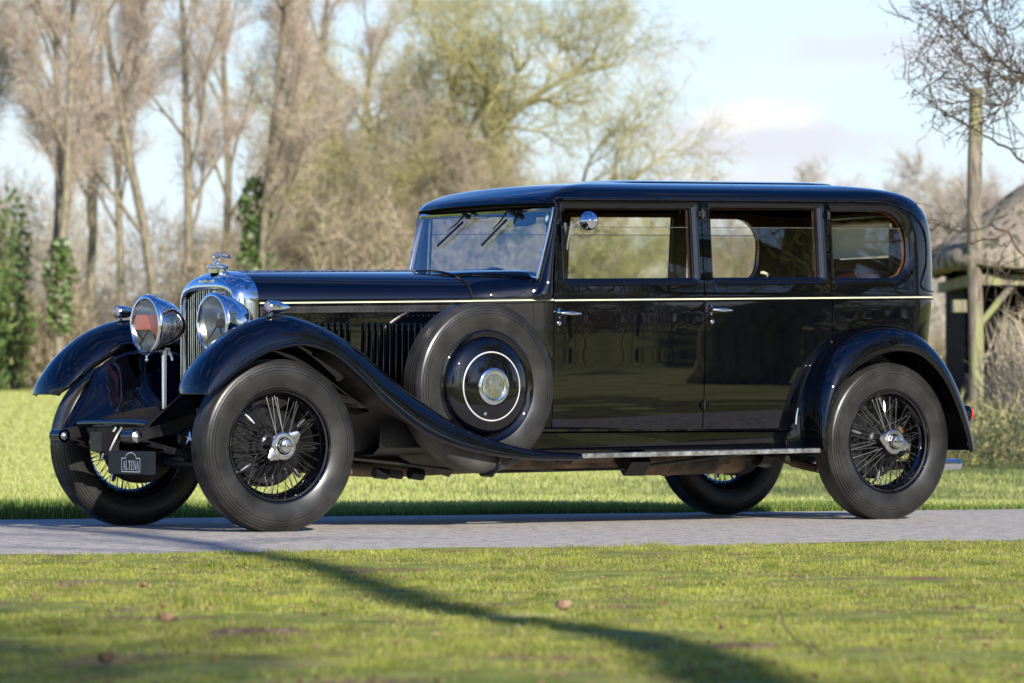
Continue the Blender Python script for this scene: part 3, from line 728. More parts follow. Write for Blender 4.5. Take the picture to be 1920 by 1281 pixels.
# ---- front wings
T_ = [(-.515, .692), (-.498, .748), (-.464, .810), (-.388, .903), (-.262, 1.000), (-.130, 1.058), (-.010, 1.083), (.100, 1.073), (.280, 1.016), (.470, .914), (.660, .772), (.860, .635), (1.055, .525), (1.29, .445), (1.525, .400), (1.790, .384)]
E_ = [(-.468, .690), (-.468, .700), (-.440, .722), (-.388, .762), (-.300, .826), (-.170, .896), (-.035, .934), (.095, .942), (.255, .898), (.415, .785), (.565, .660), (.765, .525), (.975, .442), (1.25, .388), (1.50, .366), (1.790, .360)]
K_ = [-.03, -.03, -.03, -.03, -.03, -.03, -.03, -.03, -.03, -.035, -.05, -.08, -.105, -.12, -.12, -.12]
I_y = [.09, .12, .145, .16, .16, .16, .16, .16, .16, .15, .12, .04, -.04, -.09, -.09, -.09]
def wing(far):
    n = 8
    T = catmull(T_, n); E = catmull(E_, n); K = [q[0] for q in catmull([(k,) for k in K_], n)]; IY = [q[0] for q in catmull([(k,) for k in I_y], n)]
    rows = []
    for t, e, k, iy in zip(T, E, K, IY):
        r_ = []
        yo = -.168
        # turned edge
        r_.append((e[0], yo+.012, e[1]-.004)); r_.append((e[0], yo+.002, e[1]-.007)); r_.append((e[0], yo-.003, e[1]-.001))
        for j in range(15):
            a = PI/2*j/14; s_ = math.sin(a)**.92; c = 1-math.cos(a)**1.0
            r_.append((e[0]+(t[0]-e[0])*s_, yo+(k-yo)*c, e[1]+(t[1]-e[1])*s_))
        for j in range(1, 8):
            a = j/7*PI/2; d = (1-math.cos(a))*(.95 if t[0] < .55 else .5); a = math.sin(a)
            r_.append((t[0]+(e[0]-t[0])*d, k+(iy-k)*a, t[1]+(e[1]-t[1])*d))
        if far: r_ = [(x, 2*YC-y, z) for x, y, z in reversed(r_)]
        rows.append(r_)
    m = MB().grid(rows); w = m.build('front_wing', PAINT, car, sharp=75)
    me = w.data
    md = w.modifiers.new('t', 'SOLIDIFY'); md.thickness = .006; md.offset = -1 
    # inner apron from the wing down to the chassis
    sy = (lambda v: v) if not far else (lambda v: 2*YC-v)
    rows = []
    N_ = 22
    for i in range(N_):
        u = i/(N_-1)
        x = -.30+.95*u; 
        # top: the wing inner edge at this x
        bi = min(range(len(T)), key=lambda q: abs(T[q][0]+(E[q][0]-T[q][0])*.93-x) if q > 8 else 9)
        tp = (T[bi][0]+(E[bi][0]-T[bi][0])*.93, IY[bi]+.0, T[bi][1]+(E[bi][1]-T[bi][1])*.93)
        if u < .12: tp = (tp[0]-.02*(1-u/.12), tp[1]+.01, tp[2]-.03*(1-u/.12))
        bx = -.595+1.25*u; bt = (bx, .345, .505+.07*sm(u*3)-.0*u)
        r_ = []
        for k in range(12):
            v = k/11
            x_ = tp[0]+(bt[0]-tp[0])*v**1.1; y_ = tp[1]+(bt[1]-tp[1])*(v**1.25*.75+.25*sm(v)); z_ = tp[2]+(bt[2]-tp[2])*v**.95
            r_.append((x_, sy(y_), z_))
        rows.append(r_ if far else list(reversed(r_)))
    a = MB().grid(rows); a.build('wing_apron', PAINT, car, solid=.004, sharp=70)
    # rivet dots along the inner joint
    # inside dusty liner behind the wheel
    rows = []
    for i in range(14):
        u = i/13; q = int((8.6+u*4.6)*n); q = min(q, len(T)-1); t = T[q]; e = E[q]
        zt = t[1]-.035; rows.append([(t[0]-.02, sy(-.12), e[1]+.03+.0*u), (t[0]-.03, sy(.0), zt-.02), (t[0]-.05, sy(.15), zt-.04), (t[0]-.08, sy(.26), zt-.14), (t[0]-.10, sy(.28), max(.42, zt-.40)), (t[0]-.10, sy(.28), .40)])
    MB().grid(rows).build('wing_liner', WELL, car, solid=.004)
wing(False); wing(True)
# wells for the two side spares
for far in (False, True):
    sy = (lambda v: v) if not far else (lambda v: 2*YC-v)
    M = Matrix.Translation((1.25, .005, .735))
    m = MB(); prof = [(.20, .085), (.33, .108), (.40, .106), (.430, .092), (.446, .06), (.450, 0), (.446, -.06), (.43, -.092), (.38, -.102), (.25, -.1)]
    m.lathe(prof, 60, M, arc=(math.radians(184), math.radians(322)))
    m.tube([(1.25+.03+.456*math.cos(a), .005, .735+.456*math.sin(a)) for a in (math.radians(270),)]+[(1.29, -.05, .285)], .012, 6)
    wzt = lambda x: float(np.interp(x, [q[0] for q in T_], [q[1] for q in T_]))
    m.f = [f for f in m.f if all(m.v[i][2] < wzt(m.v[i][0])-.012 for i in f)]
    st_ = [(1.30+.0, -.105, .30+.02), (1.295, -.095, .290), (1.285, -.06, .280), (1.275, 0, .278)]
    if far: m = m.mirror_y(YC)
    w = m.build('spare_wheel_well', WELL, car)
    sb = MB(); sb.tube([(1.30, sy(-.118), .39), (1.298, sy(-.117), .34), (1.29, sy(-.108), .305), (1.28, sy(-.07), .284), (1.27, sy(0), .280)], .011, 8); sb.build('support_strap', SATIN, w)
# ---- rear wings
RT = [(3.405, .392), (3.395, .47), (3.400, .60), (3.435, .755), (3.515, .90), (3.64, 1.000), (3.78, 1.053), (3.93, 1.073), (4.08, 1.052), (4.22, .975), (4.34, .850), (4.43, .700), (4.492, .545), (4.515, .44), (4.500, .385)]
RE = [(3.425, .396), (3.420, .47), (3.440, .59), (3.485, .70), (3.565, .795), (3.68, .875), (3.81, .925), (3.95, .945), (4.085, .925), (4.20, .855), (4.295, .755), (4.370, .625), (4.425, .50), (4.455, .42), (4.47, .378)]
def rwing(far):
    n = 8; T = catmull(RT, n); E = catmull(RE, n); rows = []
    for i, (t, e) in enumerate(zip(T, E)):
        r_ = [(e[0]+.0, -.156, e[1]-.003), (e[0], -.166, e[1]-.006), (e[0], -.171, e[1]+.001)]; k = -.035; u = i/(len(T)-1)
        for j in range(15):
            a = PI/2*j/14; s_ = math.sin(a)**.92; c = 1-math.cos(a)
            r_.append((e[0]+(t[0]-e[0])*s_, -.168+(k+.168)*c, e[1]+(t[1]-e[1])*s_))
        # inner flare to the body: wide skirt in front, narrow on top
        fl_ = .115*(1-sm(u/.42)); cx, cz = 3.95, .436
        for j in range(1, 9):
            a = j/8; yy = k+(.115-k)*a
            r_.append((t[0]-fl_*a**1.6*1.2+.0, yy, t[1]+(.022*a**2 if u > .25 else 0)*(1-sm((u-.45)/.3))))
        if far: r_ = [(x, 2*YC-y, z) for x, y, z in reversed(r_)]
        rows.append(r_)
    w = MB().grid(rows).build('rear_wing', PAINT, car, sharp=75); w.modifiers.new('t', 'SOLIDIFY').thickness = .006
    # beading between wing and body
    b = MB(); pts = []
    for i in range(3*n, int(9.3*n)): pts.append((rows[i][-1] if not far else rows[i][0]))
    sy = (lambda v: v) if not far else (lambda v: 2*YC-v)
    pts = [Vector(rows[i][-6] if not far else rows[i][5])+Vector(((T[i][0]-3.95), 0, (T[i][1]-.44))).normalized()*.007+Vector((0, -.004 if not far else .004, 0)) for i in range(int(1.5*n), int(9.5*n))]
    bb_ = MB(); bb_.tube(pts, .0036, 6); bb_.build('wing_piping', SILVERP, w)
    # inner liner
    rows2 = []
    for t, e in zip(T[::4], E[::4]):
        cx, cz = 3.95, .44; d = Vector((cx-t[0], 0, cz-t[1])); d.normalize(); q = Vector((t[0], 0, t[1]))+d*.02
        rows2.append([(q.x, sy(-.1), q.z), (q.x, sy(.16), q.z), (q.x+d.x*.05, sy(.24), q.z+d.z*.05)])
    MB().grid(rows2).build('wing_liner', SATIN, car)
rwing(False); rwing(True)
# skirt of the rear wing that fills up to the sill
# ---- running boards
for far in (False, True):
    sy = (lambda v: v) if not far else (lambda v: 2*YC-v)
    n = 30; rows = []
    for i in range(n):
        x = 1.775+(3.40-1.775)*i/(n-1); z = .383+.0115*(x-1.775)
        rows.append([(x, sy(.07), z), (x, sy(-.158), z), (x, sy(-.160), z-.022), (x, sy(.07), z-.022)])
    if far: rows = [list(reversed(r)) for r in rows]
    rb = MB().grid(rows).build('running_board', SATIN, car, sharp=30)
    tr = MB(); rows = []
    for i in range(n):
        x = 1.79+(3.385-1.79)*i/(n-1); z = .383+.0115*(x-1.775)
        rows.append([(x, sy(-.135), z+.004), (x, sy(-.161), z+.004), (x, sy(-.1645), z+.001), (x, sy(-.1645), z-.018), (x, sy(-.162), z-.022), (x, sy(-.15), z-.022)])
    if far: rows = [list(reversed(r)) for r in rows]
    tr.grid(rows)
    for i in range(28): x = 1.82+i*.0575; tr.sphere((x, sy(-.165), .374+.0115*(x-1.775)), .0035, 6, 4)
    t_ = tr.build('edge_trim', ALU, rb, sharp=30)
# ---- wheels
def tyre_mb():
    o = [(.268, .058), (.278, .068), (.292, .0745), (.312, .081), (.338, .087), (.362, .0885), (.374, .0875), (.3745, .0835), (.377, .0835), (.3775, .087), (.390, .0855), (.3905, .0812), (.393, .081), (.3935, .0845), (.403, .082), (.4035, .0775), (.406, .077), (.4065, .0805), (.416, .076), (.4165, .0715), (.419, .071), (.4195, .0735), (.427, .066)]
    for h in (.052, .036, .020, .004): o += [(.4325, h+.006), (.4265, h+.005), (.4265, h+.002), (.4335, h+.001)]
    p = o+[(r, -h) for r, h in reversed(o)]
    m = MB(); m.lathe(p, 96)
    return m
def wheel_part(name, mir=False, tread_marks=True, yaw=0, loc=(0, 0, 0), cap=True):
    root = empty(name, loc, yaw, car)
    ty = TY.copy() if False else None
    o = bpy.data.objects.new('tyre', TYRE_ME); COL.objects.link(o); o.parent = root
    r = bpy.data.objects.new('rim', RIM_ME); COL.objects.link(r); r.parent = root
    s = bpy.data.objects.new('spokes', SPOKE_ME); COL.objects.link(s); s.parent = root
    d = bpy.data.objects.new('brake_drum', DRUM_ME); COL.objects.link(d); d.parent = root
    h = bpy.data.objects.new('hub_cap', CAP_ME); COL.objects.link(h); h.parent = root
    ws_ = []
    for me_ in WT_ME:
        w = bpy.data.objects.new('wheel_weight', me_); COL.objects.link(w); w.parent = root; ws_.append(w)
    if mir:
        for q in [o, r, s, d, h]+ws_: q.rotation_euler = (0, 0, PI)
    return root
def mesh_only(m, name, mat, sharp=40, smooth=True):
    o = m.build(name, mat, None, smooth, sharp=sharp); me = o.data; bpy.data.objects.remove(o); return me
TYRE_ME = mesh_only(tyre_mb(), 'tyre', TYRE, 35)
rp = [(.284, .060), (.2885, .066), (.2900, .073), (.2870, .0785), (.2815, .078), (.2775, .073), (.274, .062), (.268, .050), (.262, .040), (.255, .030), (.246, .022), (.240, .006), (.240, -.02), (.252, -.035), (.258, -.05), (.272, -.06), (.278, -.075), (.286, -.078), (.290, -.07), (.284, -.06)]
RIM_ME = mesh_only(MB().lathe(rp, 80), 'rim', PAINT, 50)
sp = MB(); 
def spoke(r0, h0, a0, r1, h1, a1):
    p = Vector((r0*math.cos(a0), -h0, r0*math.sin(a0))); q = Vector((r1*math.cos(a1), -h1, r1*math.sin(a1)))
    sp.tube([p, q], .0021, 5, cap=False); d = (q-p).normalized(); sp.tube([q-d*.018, q], .0034, 5)
for i in range(24):
    a = 2*PI*i/24
    s_ = 1 if i % 2 else -1
    spoke(.052, .085, a, .250, .028, a+s_*.30)
    spoke(.052, .070, a+.13, .246, .012, a+.13-s_*.34)
    spoke(.062, -.055, a+.06, .243, -.004+.0*s_, a+.06+s_*.62)
sp.lathe([(.035, -.07), (.066, -.066), (.066, -.046), (.050, -.040), (.044, 0), (.044, .05), (.054, .062), (.054, .092), (.040, .098), (.0001, .098)], 32)
SPOKE_ME = mesh_only(sp, 'spokes', princ('enamelled_black', (.012, .012, .013), .42, spec=.4), 40)
noise_col(MATS['enamelled_black'], (.010, .010, .011), (.03, .03, .03), 30)
dr = MB(); dr.lathe([(.0001, -.052), (.09, -.05), (.10, -.068), (.19, -.070), (.198, -.078)]+[q for k in range(6) for q in ((.198, -.082-k*.012), (.207, -.084-k*.012), (.207, -.089-k*.012), (.198, -.091-k*.012))]+[(.198, -.16), (.0001, -.16)], 56)
dr.sphere((0, .045, 0), (.075, .03, .075), 16, 8)
DRUM_ME = mesh_only(dr, 'brake_drum', SATIN, 35)
cpm = MB(); cpm.lathe([(.060, .096), (.069, .100), (.069, .112), (.062, .118), (.050, .120), (.044, .119)], 40)
hexp = [(.040, .118), (.039, .136), (.036, .142), (.033, .146), (.022, .149), (.0001, .150)]
cpm.lathe(hexp, 8); 
wm = 0.65
for s_ in (-1, 1):
    d = Vector((math.cos(wm), 0, math.sin(wm)))*s_; pr = Vector((-d.z, 0, d.x)); rows = []
    for t, wd_, th in ((.055, .040, .010), (.070, .036, .009), (.085, .026, .008), (.098, .018, .007), (.107, .012, .005)):
        c = d*t+Vector((0, -.106-.12*(t-.055), 0)); rows.append([c+pr*wd_*math.cos(a)+Vector((0, -th*math.sin(a), 0)) for a in np.linspace(0, 2*PI, 13)[:-1]])
    cpm.grid(rows, close_u=True); b = len(cpm.v)-12; cpm.f.append(tuple(range(b, b+12)))
CAP_ME = mesh_only(cpm, 'hub_cap', NICKEL, 30)
WT_ME = []
for a in (.62, 2.35, 3.75, 5.5):
    c = Vector((.19*math.cos(a), .004, .19*math.sin(a))); d = Vector((math.cos(a), .25, math.sin(a)))
    wtm = MB(); wtm.tube([c-d*.032, c-d*.018, c-d*.017, c+d*.018, c+d*.019, c+d*.032], [.008, .008, .0125, .0125, .009, .009], 12); WT_ME.append(mesh_only(wtm, 'wheel_weight', NICKEL))
yaw = math.radians(-3.5)
wf1 = wheel_part('front_wheel', False, loc=(0, 0, RW), yaw=yaw); wf2 = wheel_part('front_wheel', True, loc=(0, 2*YC, RW), yaw=yaw)
wr1 = wheel_part('rear_wheel', False, loc=(WB, 0, RW)); wr2 = wheel_part('rear_wheel', True, loc=(WB, 2*YC, RW))
for w, rr in ((wf1, 0), (wr1, .9), (wf2, .3), (wr2, 2.0)):
    for q in bpy.data.objects:
        if q.parent == w: q.rotation_euler.y = rr
# caps lettering
def text_mesh(txt, size, depth=.0008, sx=1.0):
    cu = bpy.data.curves.new('t', 'FONT'); cu.body = txt; cu.size = size; cu.align_x = 'CENTER'; cu.align_y = 'CENTER'; cu.extrude = depth
    o = bpy.data.objects.new('t', cu); COL.objects.link(o); dg = bpy.context.evaluated_depsgraph_get(); dg.update()
    me = bpy.data.meshes.new_from_object(o.evaluated_get(dg)); bpy.data.objects.remove(o)
    me.transform(Matrix.Diagonal((sx, 1, 1, 1))); me.materials.clear(); return me
for w in (wf1, wr1):
    t = text_mesh('BENTLEY', .016); t.transform(Matrix.Translation((0, -.1505, 0)) @ Matrix.Rotation(PI/2, 4, 'X'))
    link('lettering', t, SATIN, w)
# spare wheels with painted covers
def spare(far):
    sy = 0.0 if not far else 2*YC
    root = empty('spare_wheel', (1.252, sy, .735), 0 if not far else PI, car)
    o = bpy.data.objects.new('tyre', TYRE_ME); COL.objects.link(o); o.parent = root
    r = bpy.data.objects.new('rim', RIM_ME); COL.objects.link(r); r.parent = root
    cv = MB(); cv.lathe([(.284, .064), (.292, .070), (.290, .079), (.282, .083), (.268, .074), (.262, .072), (.256, .070), (.253, .076), (.240, .088), (.222, .098), (.195, .107), (.16, .116), (.12, .1235), (.09, .127), (.0001, .129)], 72)
    c = cv.build('cover', PAINT, root, sharp=50)
    rg = MB(); rg.lathe([(.1725, .108), (.1730, .1145), (.1765, .1155), (.1800, .1135), (.1805, .106)], 72); rg.build('chrome_ring', SILVERP, c)
    hb = MB(); hb.lathe([(.096, .120), (.095, .134), (.088, .140), (.080, .141), (.066, .138), (.064, .137)], 56); hb.build('hub_ring', CHROME, c)
    hc = MB(); hc.lathe([(.064, .136), (.062, .1385), (.03, .1395), (.0001, .140)], 48); hc.build('hub_disc', NICKEL, c)
    vv = MB(); vv.sphere((-.045, -.118, -.14), .012, 10, 8); vv.build('lock', CHROME, c)
spare(False); spare(True)

# ---- chassis, axle, springs, exhaust
for far in (False, True):
    sy = (lambda v: v) if not far else (lambda v: 2*YC-v)
    ch = MB(); pts = [(-.60, .35, .488), (-.50, .35, .505), (-.30, .34, .545), (.0, .33, .56), (.5, .32, .52), (1.2, .28, .46), (3.0, .26, .46), (3.5, .27, .52), (3.95, .28, .60), (4.4, .30, .56), (4.62, .30, .50)]
    pts = catmull(pts, 5); rows = []
    for i, p in enumerate(pts):
        h = .030+.05*sm((p[0]+.55)/.7)-.02*sm((p[0]-3.9)/.5); x, y, z = p; y0 = sy(y-.02); y1 = sy(y+.02)
        rows.append([(x, y0, z-h), (x, y0, z+h), (x, y1, z+h), (x, y1, z-h)])
    ch.grid(rows, close_u=True); ch.build('chassis_rail', SATIN, car, sharp=30)
    db = MB(); db.tube([(-.615, sy(.30), .482), (-.615, sy(.40), .482)], .034, 16); do = db.build('dumb_iron', PAINT, car, sharp=40)
    kn = MB(); kn.lathe([(.031, 0), (.030, .008), (.020, .014), (.0001, .018)], 8, Matrix.Translation((-.615, sy(.30), .482)) @ Matrix.Rotation(0 if not far else PI, 4, 'Z')); kn.build('shackle_bolt', NICKEL, do); kn = MB(); kn.lathe([(.022, 0), (.012, .010), (.0001, .012)], 8, Matrix.Translation((-.615, sy(.40), .482)) @ Matrix.Rotation(PI if not far else 0, 4, 'Z')); kn.build('shackle_bolt', NICKEL, do)
    for (xa, xb, zm, xm) in ((-.60, .58, .375, 0), (3.30, 4.62, .40, WB)):
        ls = MB()
        for k in range(6):
            f = 1-.13*k; a = []
            for t in np.linspace(-1, 1, 13):
                x = xm+(xa-xm if t < 0 else xb-xm)*abs(t)*f; z = zm+.10*(abs(t)*f)**2-.011*k
                a.append((x, t, z))
            rows = [[(x, sy(.325), z), (x, sy(.325), z+.009), (x, sy(.385), z+.009), (x, sy(.385), z)] for x, t, z in a]
            ls.grid(rows, close_u=True)
        ls.box((xm, sy(.355), zm-.02), (.12, .085, .09)); ls.build('leaf_spring', SATIN, car, sharp=30)
    # shock absorber with a star wheel
    shk = MB(); Mk = Matrix.Translation((-.30, sy(.315), .475)) @ Matrix.Rotation(0 if not far else PI, 4, 'Z')
    shk.lathe([(.052, -.03), (.054, 0), (.050, .012), (.043, .012), (.042, .002), (.0001, .002)], 32, Mk)
    so = shk.build('shock_absorber', SATIN, car)
    sr = MB()
    for k in range(5):
        a = PI/2+k*2*PI/5; c0 = Vector((0, -.016, 0)); tip = Vector((.041*math.cos(a), -.004, .041*math.sin(a))); l = Vector((.012*math.cos(a+.63), -.005, .012*math.sin(a+.63))); r = Vector((.012*math.cos(a-.63), -.005, .012*math.sin(a-.63)))
        sr.add([Mk @ c0, Mk @ l, Mk @ tip, Mk @ r], [(0, 1, 2), (0, 2, 3)])
    sr.build('star', CHROME, so, smooth=False)
ax = MB(); ax.tube([(0, .1, .40), (0, .22, .40), (0, .34, .345), (0, YC, .335), (0, 2*YC-.34, .345), (0, 2*YC-.22, .40), (0, 2*YC-.1, .40)], .032, 10); ax.tube([(.12, .16, .38), (.12, 2*YC-.16, .38)], .014, 8); ax.build('front_axle', SATIN, car)
ax = MB(); ax.tube([(WB, .1, .436), (WB, .5, .436), (WB, .6, .436), (WB, YC, .436), (WB, 2*YC-.6, .436), (WB, 2*YC-.1, .436)], [.045, .05, .12, .16, .12, .045], 16); ax.build('rear_axle', SATIN, car)
cb = MB(); cb.tube([(-.50, .33, .535), (-.50, .42, .545), (-.50, YC, .548), (-.50, 2*YC-.42, .545), (-.50, 2*YC-.33, .535)], .023, 14)
cb.build('front_cross_tube', PAINT, car)
cm = MB()
for y in (.62, .68): cm.tube([(-.60, y, .36), (-.58, y, .42), (-.54, y, .49), (-.51, y, .53)], .011, 8)
cm.box((-.56, YC, .455), (.10, .12, .10)); cm.build('plate_bracket', SATIN, car)
# engine, sump, gearbox, undershield
en = MB(); en.box((.75, YC, .62), (1.15, .42, .5)); en.box((.72, YC, .36), (1.0, .26, .14)); en.box((1.75, YC, .42), (.5, .32, .25)); en.box((.13, YC, .60), (.06, .56, .12)); en.build('engine', SATIN, car)
us = MB(); rows = []
for x in np.linspace(.70, 3.45, 24): rows.append([(x, .09, .56), (x, .10, .42), (x, .16, .385), (x, .30, .375)])
us.grid(rows); us.mirror_y(YC); us.build('undershield', SATIN, car)
mi_ = us.mirror_y(YC); mi_.build('undershield', SATIN, car)
def tube_on(name, pts, r, mat, n=20, cap=True):
    m = MB(); m.tube(pts, r, n, cap); return m.build(name, mat, car)
tube_on('exhaust_pipe', catmull([(.45, .45, .325), (.9, .42, .30), (1.35, .40, .31), (2.0, .40, .33), (2.45, .40, .335)], 5), .036, EXH)
tube_on('gearbox_tunnel', [(1.2, .40, .37), (1.6, .36, .375), (2.35, .36, .38)], .055, EXH)
tube_on('silencer', [(2.42, .34, .335), (2.45, .34, .335), (2.47, .34, .335), (2.70, .34, .335), (2.705, .34, .335), (2.73, .34, .335), (2.735, .34, .335), (3.18, .34, .34), (3.22, .34, .34), (3.24, .34, .34)], [.03, .07, .078, .078, .084, .084, .078, .078, .07, .03], EXH, 28)
tube_on('tail_pipe', catmull([(3.2, .34, .345), (3.45, .34, .36), (3.7, .36, .30), (3.95, .36, .27), (4.3, .30, .295), (4.60, .22, .302)], 5), .024, EXH)
tube_on('tail_pipe_tip', [(4.48, .235, .302), (4.68, .205, .302), (4.70, .203, .302), (4.70, .203, .302)], [.030, .030, .028, .020], CHROME, 20)
tube_on('battery_box', [(2.27, .12, .335), (2.40, .12, .335)], .075, SATIN, 4)
tube_on('brake_rod', [(1.35, .10, .29), (2.30, .10, .30)], .008, SATIN, 6); tube_on('brake_rod', [(.42, .16, .38), (1.32, .11, .29)], .008, SATIN, 6); tube_on('brake_rod', [(2.36, .10, .31), (3.2, .12, .385)], .008, SATIN, 6)
tube_on('brake_lever', [(1.30, .05, .292), (1.37, .05, .285)], .022, SATIN, 8)
for k, (x, z, r) in enumerate(((.55, .30, .022), (.83, .29, .028), (.92, .285, .022), (1.05, .285, .03), (3.05, .36, .05), (3.35, .36, .06), (2.0, .36, .03))):
    tube_on('bracket', [(x-.03, .30, z), (x+.05, .30, z-.01)], r, SATIN if k % 2 else UNDER, 8)
tank = MB(); tank.tube([(4.32, .35, .47), (4.32, 2*YC-.35, .47)], .15, 20); tank.build('fuel_tank', SATIN, car)
# rear lamp
tl = MB(); c = Vector((4.655, .105, .585)); Mt = Matrix.Translation(c) @ Matrix.Rotation(PI/2, 4, 'Z'); tl.lathe([(.045, -.11), (.047, -.05), (.047, -.012), (.050, -.008), (.050, .012), (.044, .016)], 28, Mt); to = tl.build('tail_lamp', PAINT, car)
l = MB(); l.lathe([(.041, .014), (.040, .030), (.030, .042), (.0001, .046)], 24, Mt); l.build('lens', RED, to)
tl = MB(); tl.tube([(4.50, .0, .50), (4.56, .0, .495)], .014, 10); tl.tube([(4.52, .02, .44), (4.58, .02, .43)], .024, 12); tl.build('bracket_bolts', SATIN, car)
# ---- show plate with the dealer's sign
pl = MB(); pc = Vector((-.62, (.57+.128)/2+.35, .353))
a = atx(203, 851, -.62); b = atx(289, 852, -.62); pw = abs(a.y-b.y)/2; py_ = (a.y+b.y)/2; pz = (a.z+atx(289, 891, -.62).z)/2; ph = .058
pl.add([(-.62, py_+y, pz+z) for y, z in rrect(-pw, pw, -ph, ph, (.012,)*4, 5)]+[(-.612, py_+y, pz+z) for y, z in rrect(-pw, pw, -ph, ph, (.012,)*4, 5)], [tuple(range(20)), tuple(range(20, 40))]+[(i, 20+i, 20+(i+1) % 20, (i+1) % 20) for i in range(20)])
po = pl.build('show_plate', PLATE, car, smooth=False)
def lt(u, v, o=.0015): return Vector((-.62-o, py_-u, pz+v))   # u to the reader's right (towards the near side)
lg = MB()
def stroke(p, w, closed=False):
    p = [Vector((q[0], q[1])) for q in p]; m = len(p)
    for i in range(m if closed else m-1):
        a_, b_ = p[i], p[(i+1) % m]; d = (b_-a_).normalized(); n_ = Vector((-d.y, d.x))*w/2; e = d*w*.3
        lg.add([lt(*(a_-e+n_)), lt(*(b_+e+n_)), lt(*(b_+e-n_)), lt(*(a_-e-n_))], [(0, 1, 2, 3)])
sl = pw*.40; x0, x1, z0, z1 = -sl, sl, -.045, .020
arc = [(.030*2.0*math.cos(a)*sl/.105, z1+.004+.026*math.sin(a)) for a in np.linspace(PI, 0, 13)]
stroke([(x0, z1+.002), (x0, z0), (x1, z0), (x1, z1+.002), (arc[-1][0], z1+.002)]+list(reversed(arc))+[(arc[0][0], z1+.002)], .0042, True)
def letter(ch, cx, w, h, zb):
    T_w, t_w = w*.24, w*.11
    L = cx-w/2; R = cx+w/2
    def S(a_, b_, wd_): stroke([a_, b_], wd_)
    def serif(x, z, l=.30): S((x-w*l, z), (x+w*l, z), h*.035)
    if ch == 'A': S((L, zb), (cx, zb+h), t_w); S((cx, zb+h), (R, zb), T_w); S((L+w*.2, zb+h*.36), (R-w*.22, zb+h*.36), t_w); serif(L, zb, .22); serif(R, zb, .22)
    if ch == 'L': S((L+w*.2, zb), (L+w*.2, zb+h), T_w); S((L, zb), (R, zb), t_w); S((R, zb), (R, zb+h*.22), t_w); serif(L+w*.2, zb+h)
    if ch == 'T': S((cx, zb), (cx, zb+h), T_w); S((L, zb+h), (R, zb+h), t_w); S((L, zb+h), (L, zb+h*.8), t_w); S((R, zb+h), (R, zb+h*.8), t_w); serif(cx, zb)
    if ch == 'E': S((L+w*.2, zb), (L+w*.2, zb+h), T_w); S((L, zb), (R, zb), t_w); S((L, zb+h), (R, zb+h), t_w); S((L+w*.2, zb+h*.52), (R-w*.15, zb+h*.52), t_w); S((R, zb), (R, zb+h*.2), t_w); S((R, zb+h), (R, zb+h*.82), t_w)
    if ch == 'N': S((L, zb), (L, zb+h), t_w); S((L, zb+h), (R, zb), T_w); S((R, zb), (R, zb+h), t_w); serif(L, zb, .2); serif(R, zb+h, .2); serif(L, zb+h, .2)
cw = sl*2/6.9
for i, ch in enumerate('ALTENA'):
    big = 1.0; letter(ch, -sl+cw*(.95+i*1.0), cw*.74, .044, -.035)
lg.build('dealer_sign', WHITE, po, smooth=False)

# ================================================================== THE PLACE
rng = np.random.default_rng(7); random.seed(11)
FP = 8157.3
def gpt(px, py): Y = 5515/(py-749.06); return ((px-960)/FP*Y, Y)
def smv(t): t = np.clip(t, 0, 1); return t*t*(3-2*t)
def hz(x, y):
    """height of the ground: level by the lane, the meadow rising a metre towards the wood"""
    x = np.asarray(x, float); y = np.asarray(y, float)
    far = 1.05*smv((y-34)/75)
    dip = -.05*smv((y-27)/3)*smv((36-y)/4)
    near = .012*np.sin(x*1.3+y*.7)*smv((18.2-y)/3)
    return far+dip+near
xs = np.concatenate([np.linspace(-600, -30, 16), np.linspace(-28, 28, 113), np.linspace(30, 600, 16)])
ys = np.concatenate([np.linspace(-400, -20, 12), np.linspace(-18, 60, 157), np.linspace(62, 140, 40), np.linspace(150, 1200, 16)])
GX, GY = np.meshgrid(xs, ys); GZ = hz(GX, GY)
gm = MB(); gm.grid([[(GX[i, j], GY[i, j], GZ[i, j]) for j in range(len(xs))] for i in range(len(ys))])
GROUND = princ('meadow_soil_and_grass', (.1, .12, .03), .95, spec=.1)
noise_col(GROUND, (.30, .33, .08), (.50, .49, .17), .9, p0=.36, p1=.64, coord='Object', bump=.6, bscale=30, bdist=.03, extra=((.50, .43, .22), .35, .55, .68))
g = gm.build('ground', GROUND); tag(g, 'green meadow on both sides of the lane', 'ground', kind='structure')
# lane: a sheet following the measured verge lines
def near_edge(x): return 19.65+.455*x-.010*x*abs(x)*.35
def far_edge(x): return 25.55+.40*x-.010*x*abs(x)*.35
rows = []
RX = np.concatenate([np.linspace(-60, -8, 30), np.linspace(-7.5, 8, 125), np.linspace(9, 60, 30)])
for x in RX:
    xc = max(min(x, 45), -45); a, b = near_edge(xc)+.02*math.sin(x*5.1)+.012*math.sin(x*17), far_edge(xc)+.02*math.sin(x*4.3+1)+.012*math.sin(x*13)
    rows.append([(x, a+(b-a)*t, .004+.012*math.sin(PI*t)**.8 if 0 < t < 1 else .001) for t in np.linspace(0, 1, 13)])
LANE = princ('worn_asphalt', (.16, .155, .15), .85, spec=.3)
noise_col(LANE, (.25, .225, .195), (.56, .50, .43), 60, detail=4, p0=.3, p1=.7, coord='Object', bump=.9, bscale=120, bdist=.006, extra=((.25, .24, .22), 14, .5, .62))
ln = MB().grid([list(reversed(r)) for r in rows]).build('road', LANE); tag(ln, 'narrow grey asphalt lane the car stands on', 'road', kind='structure')

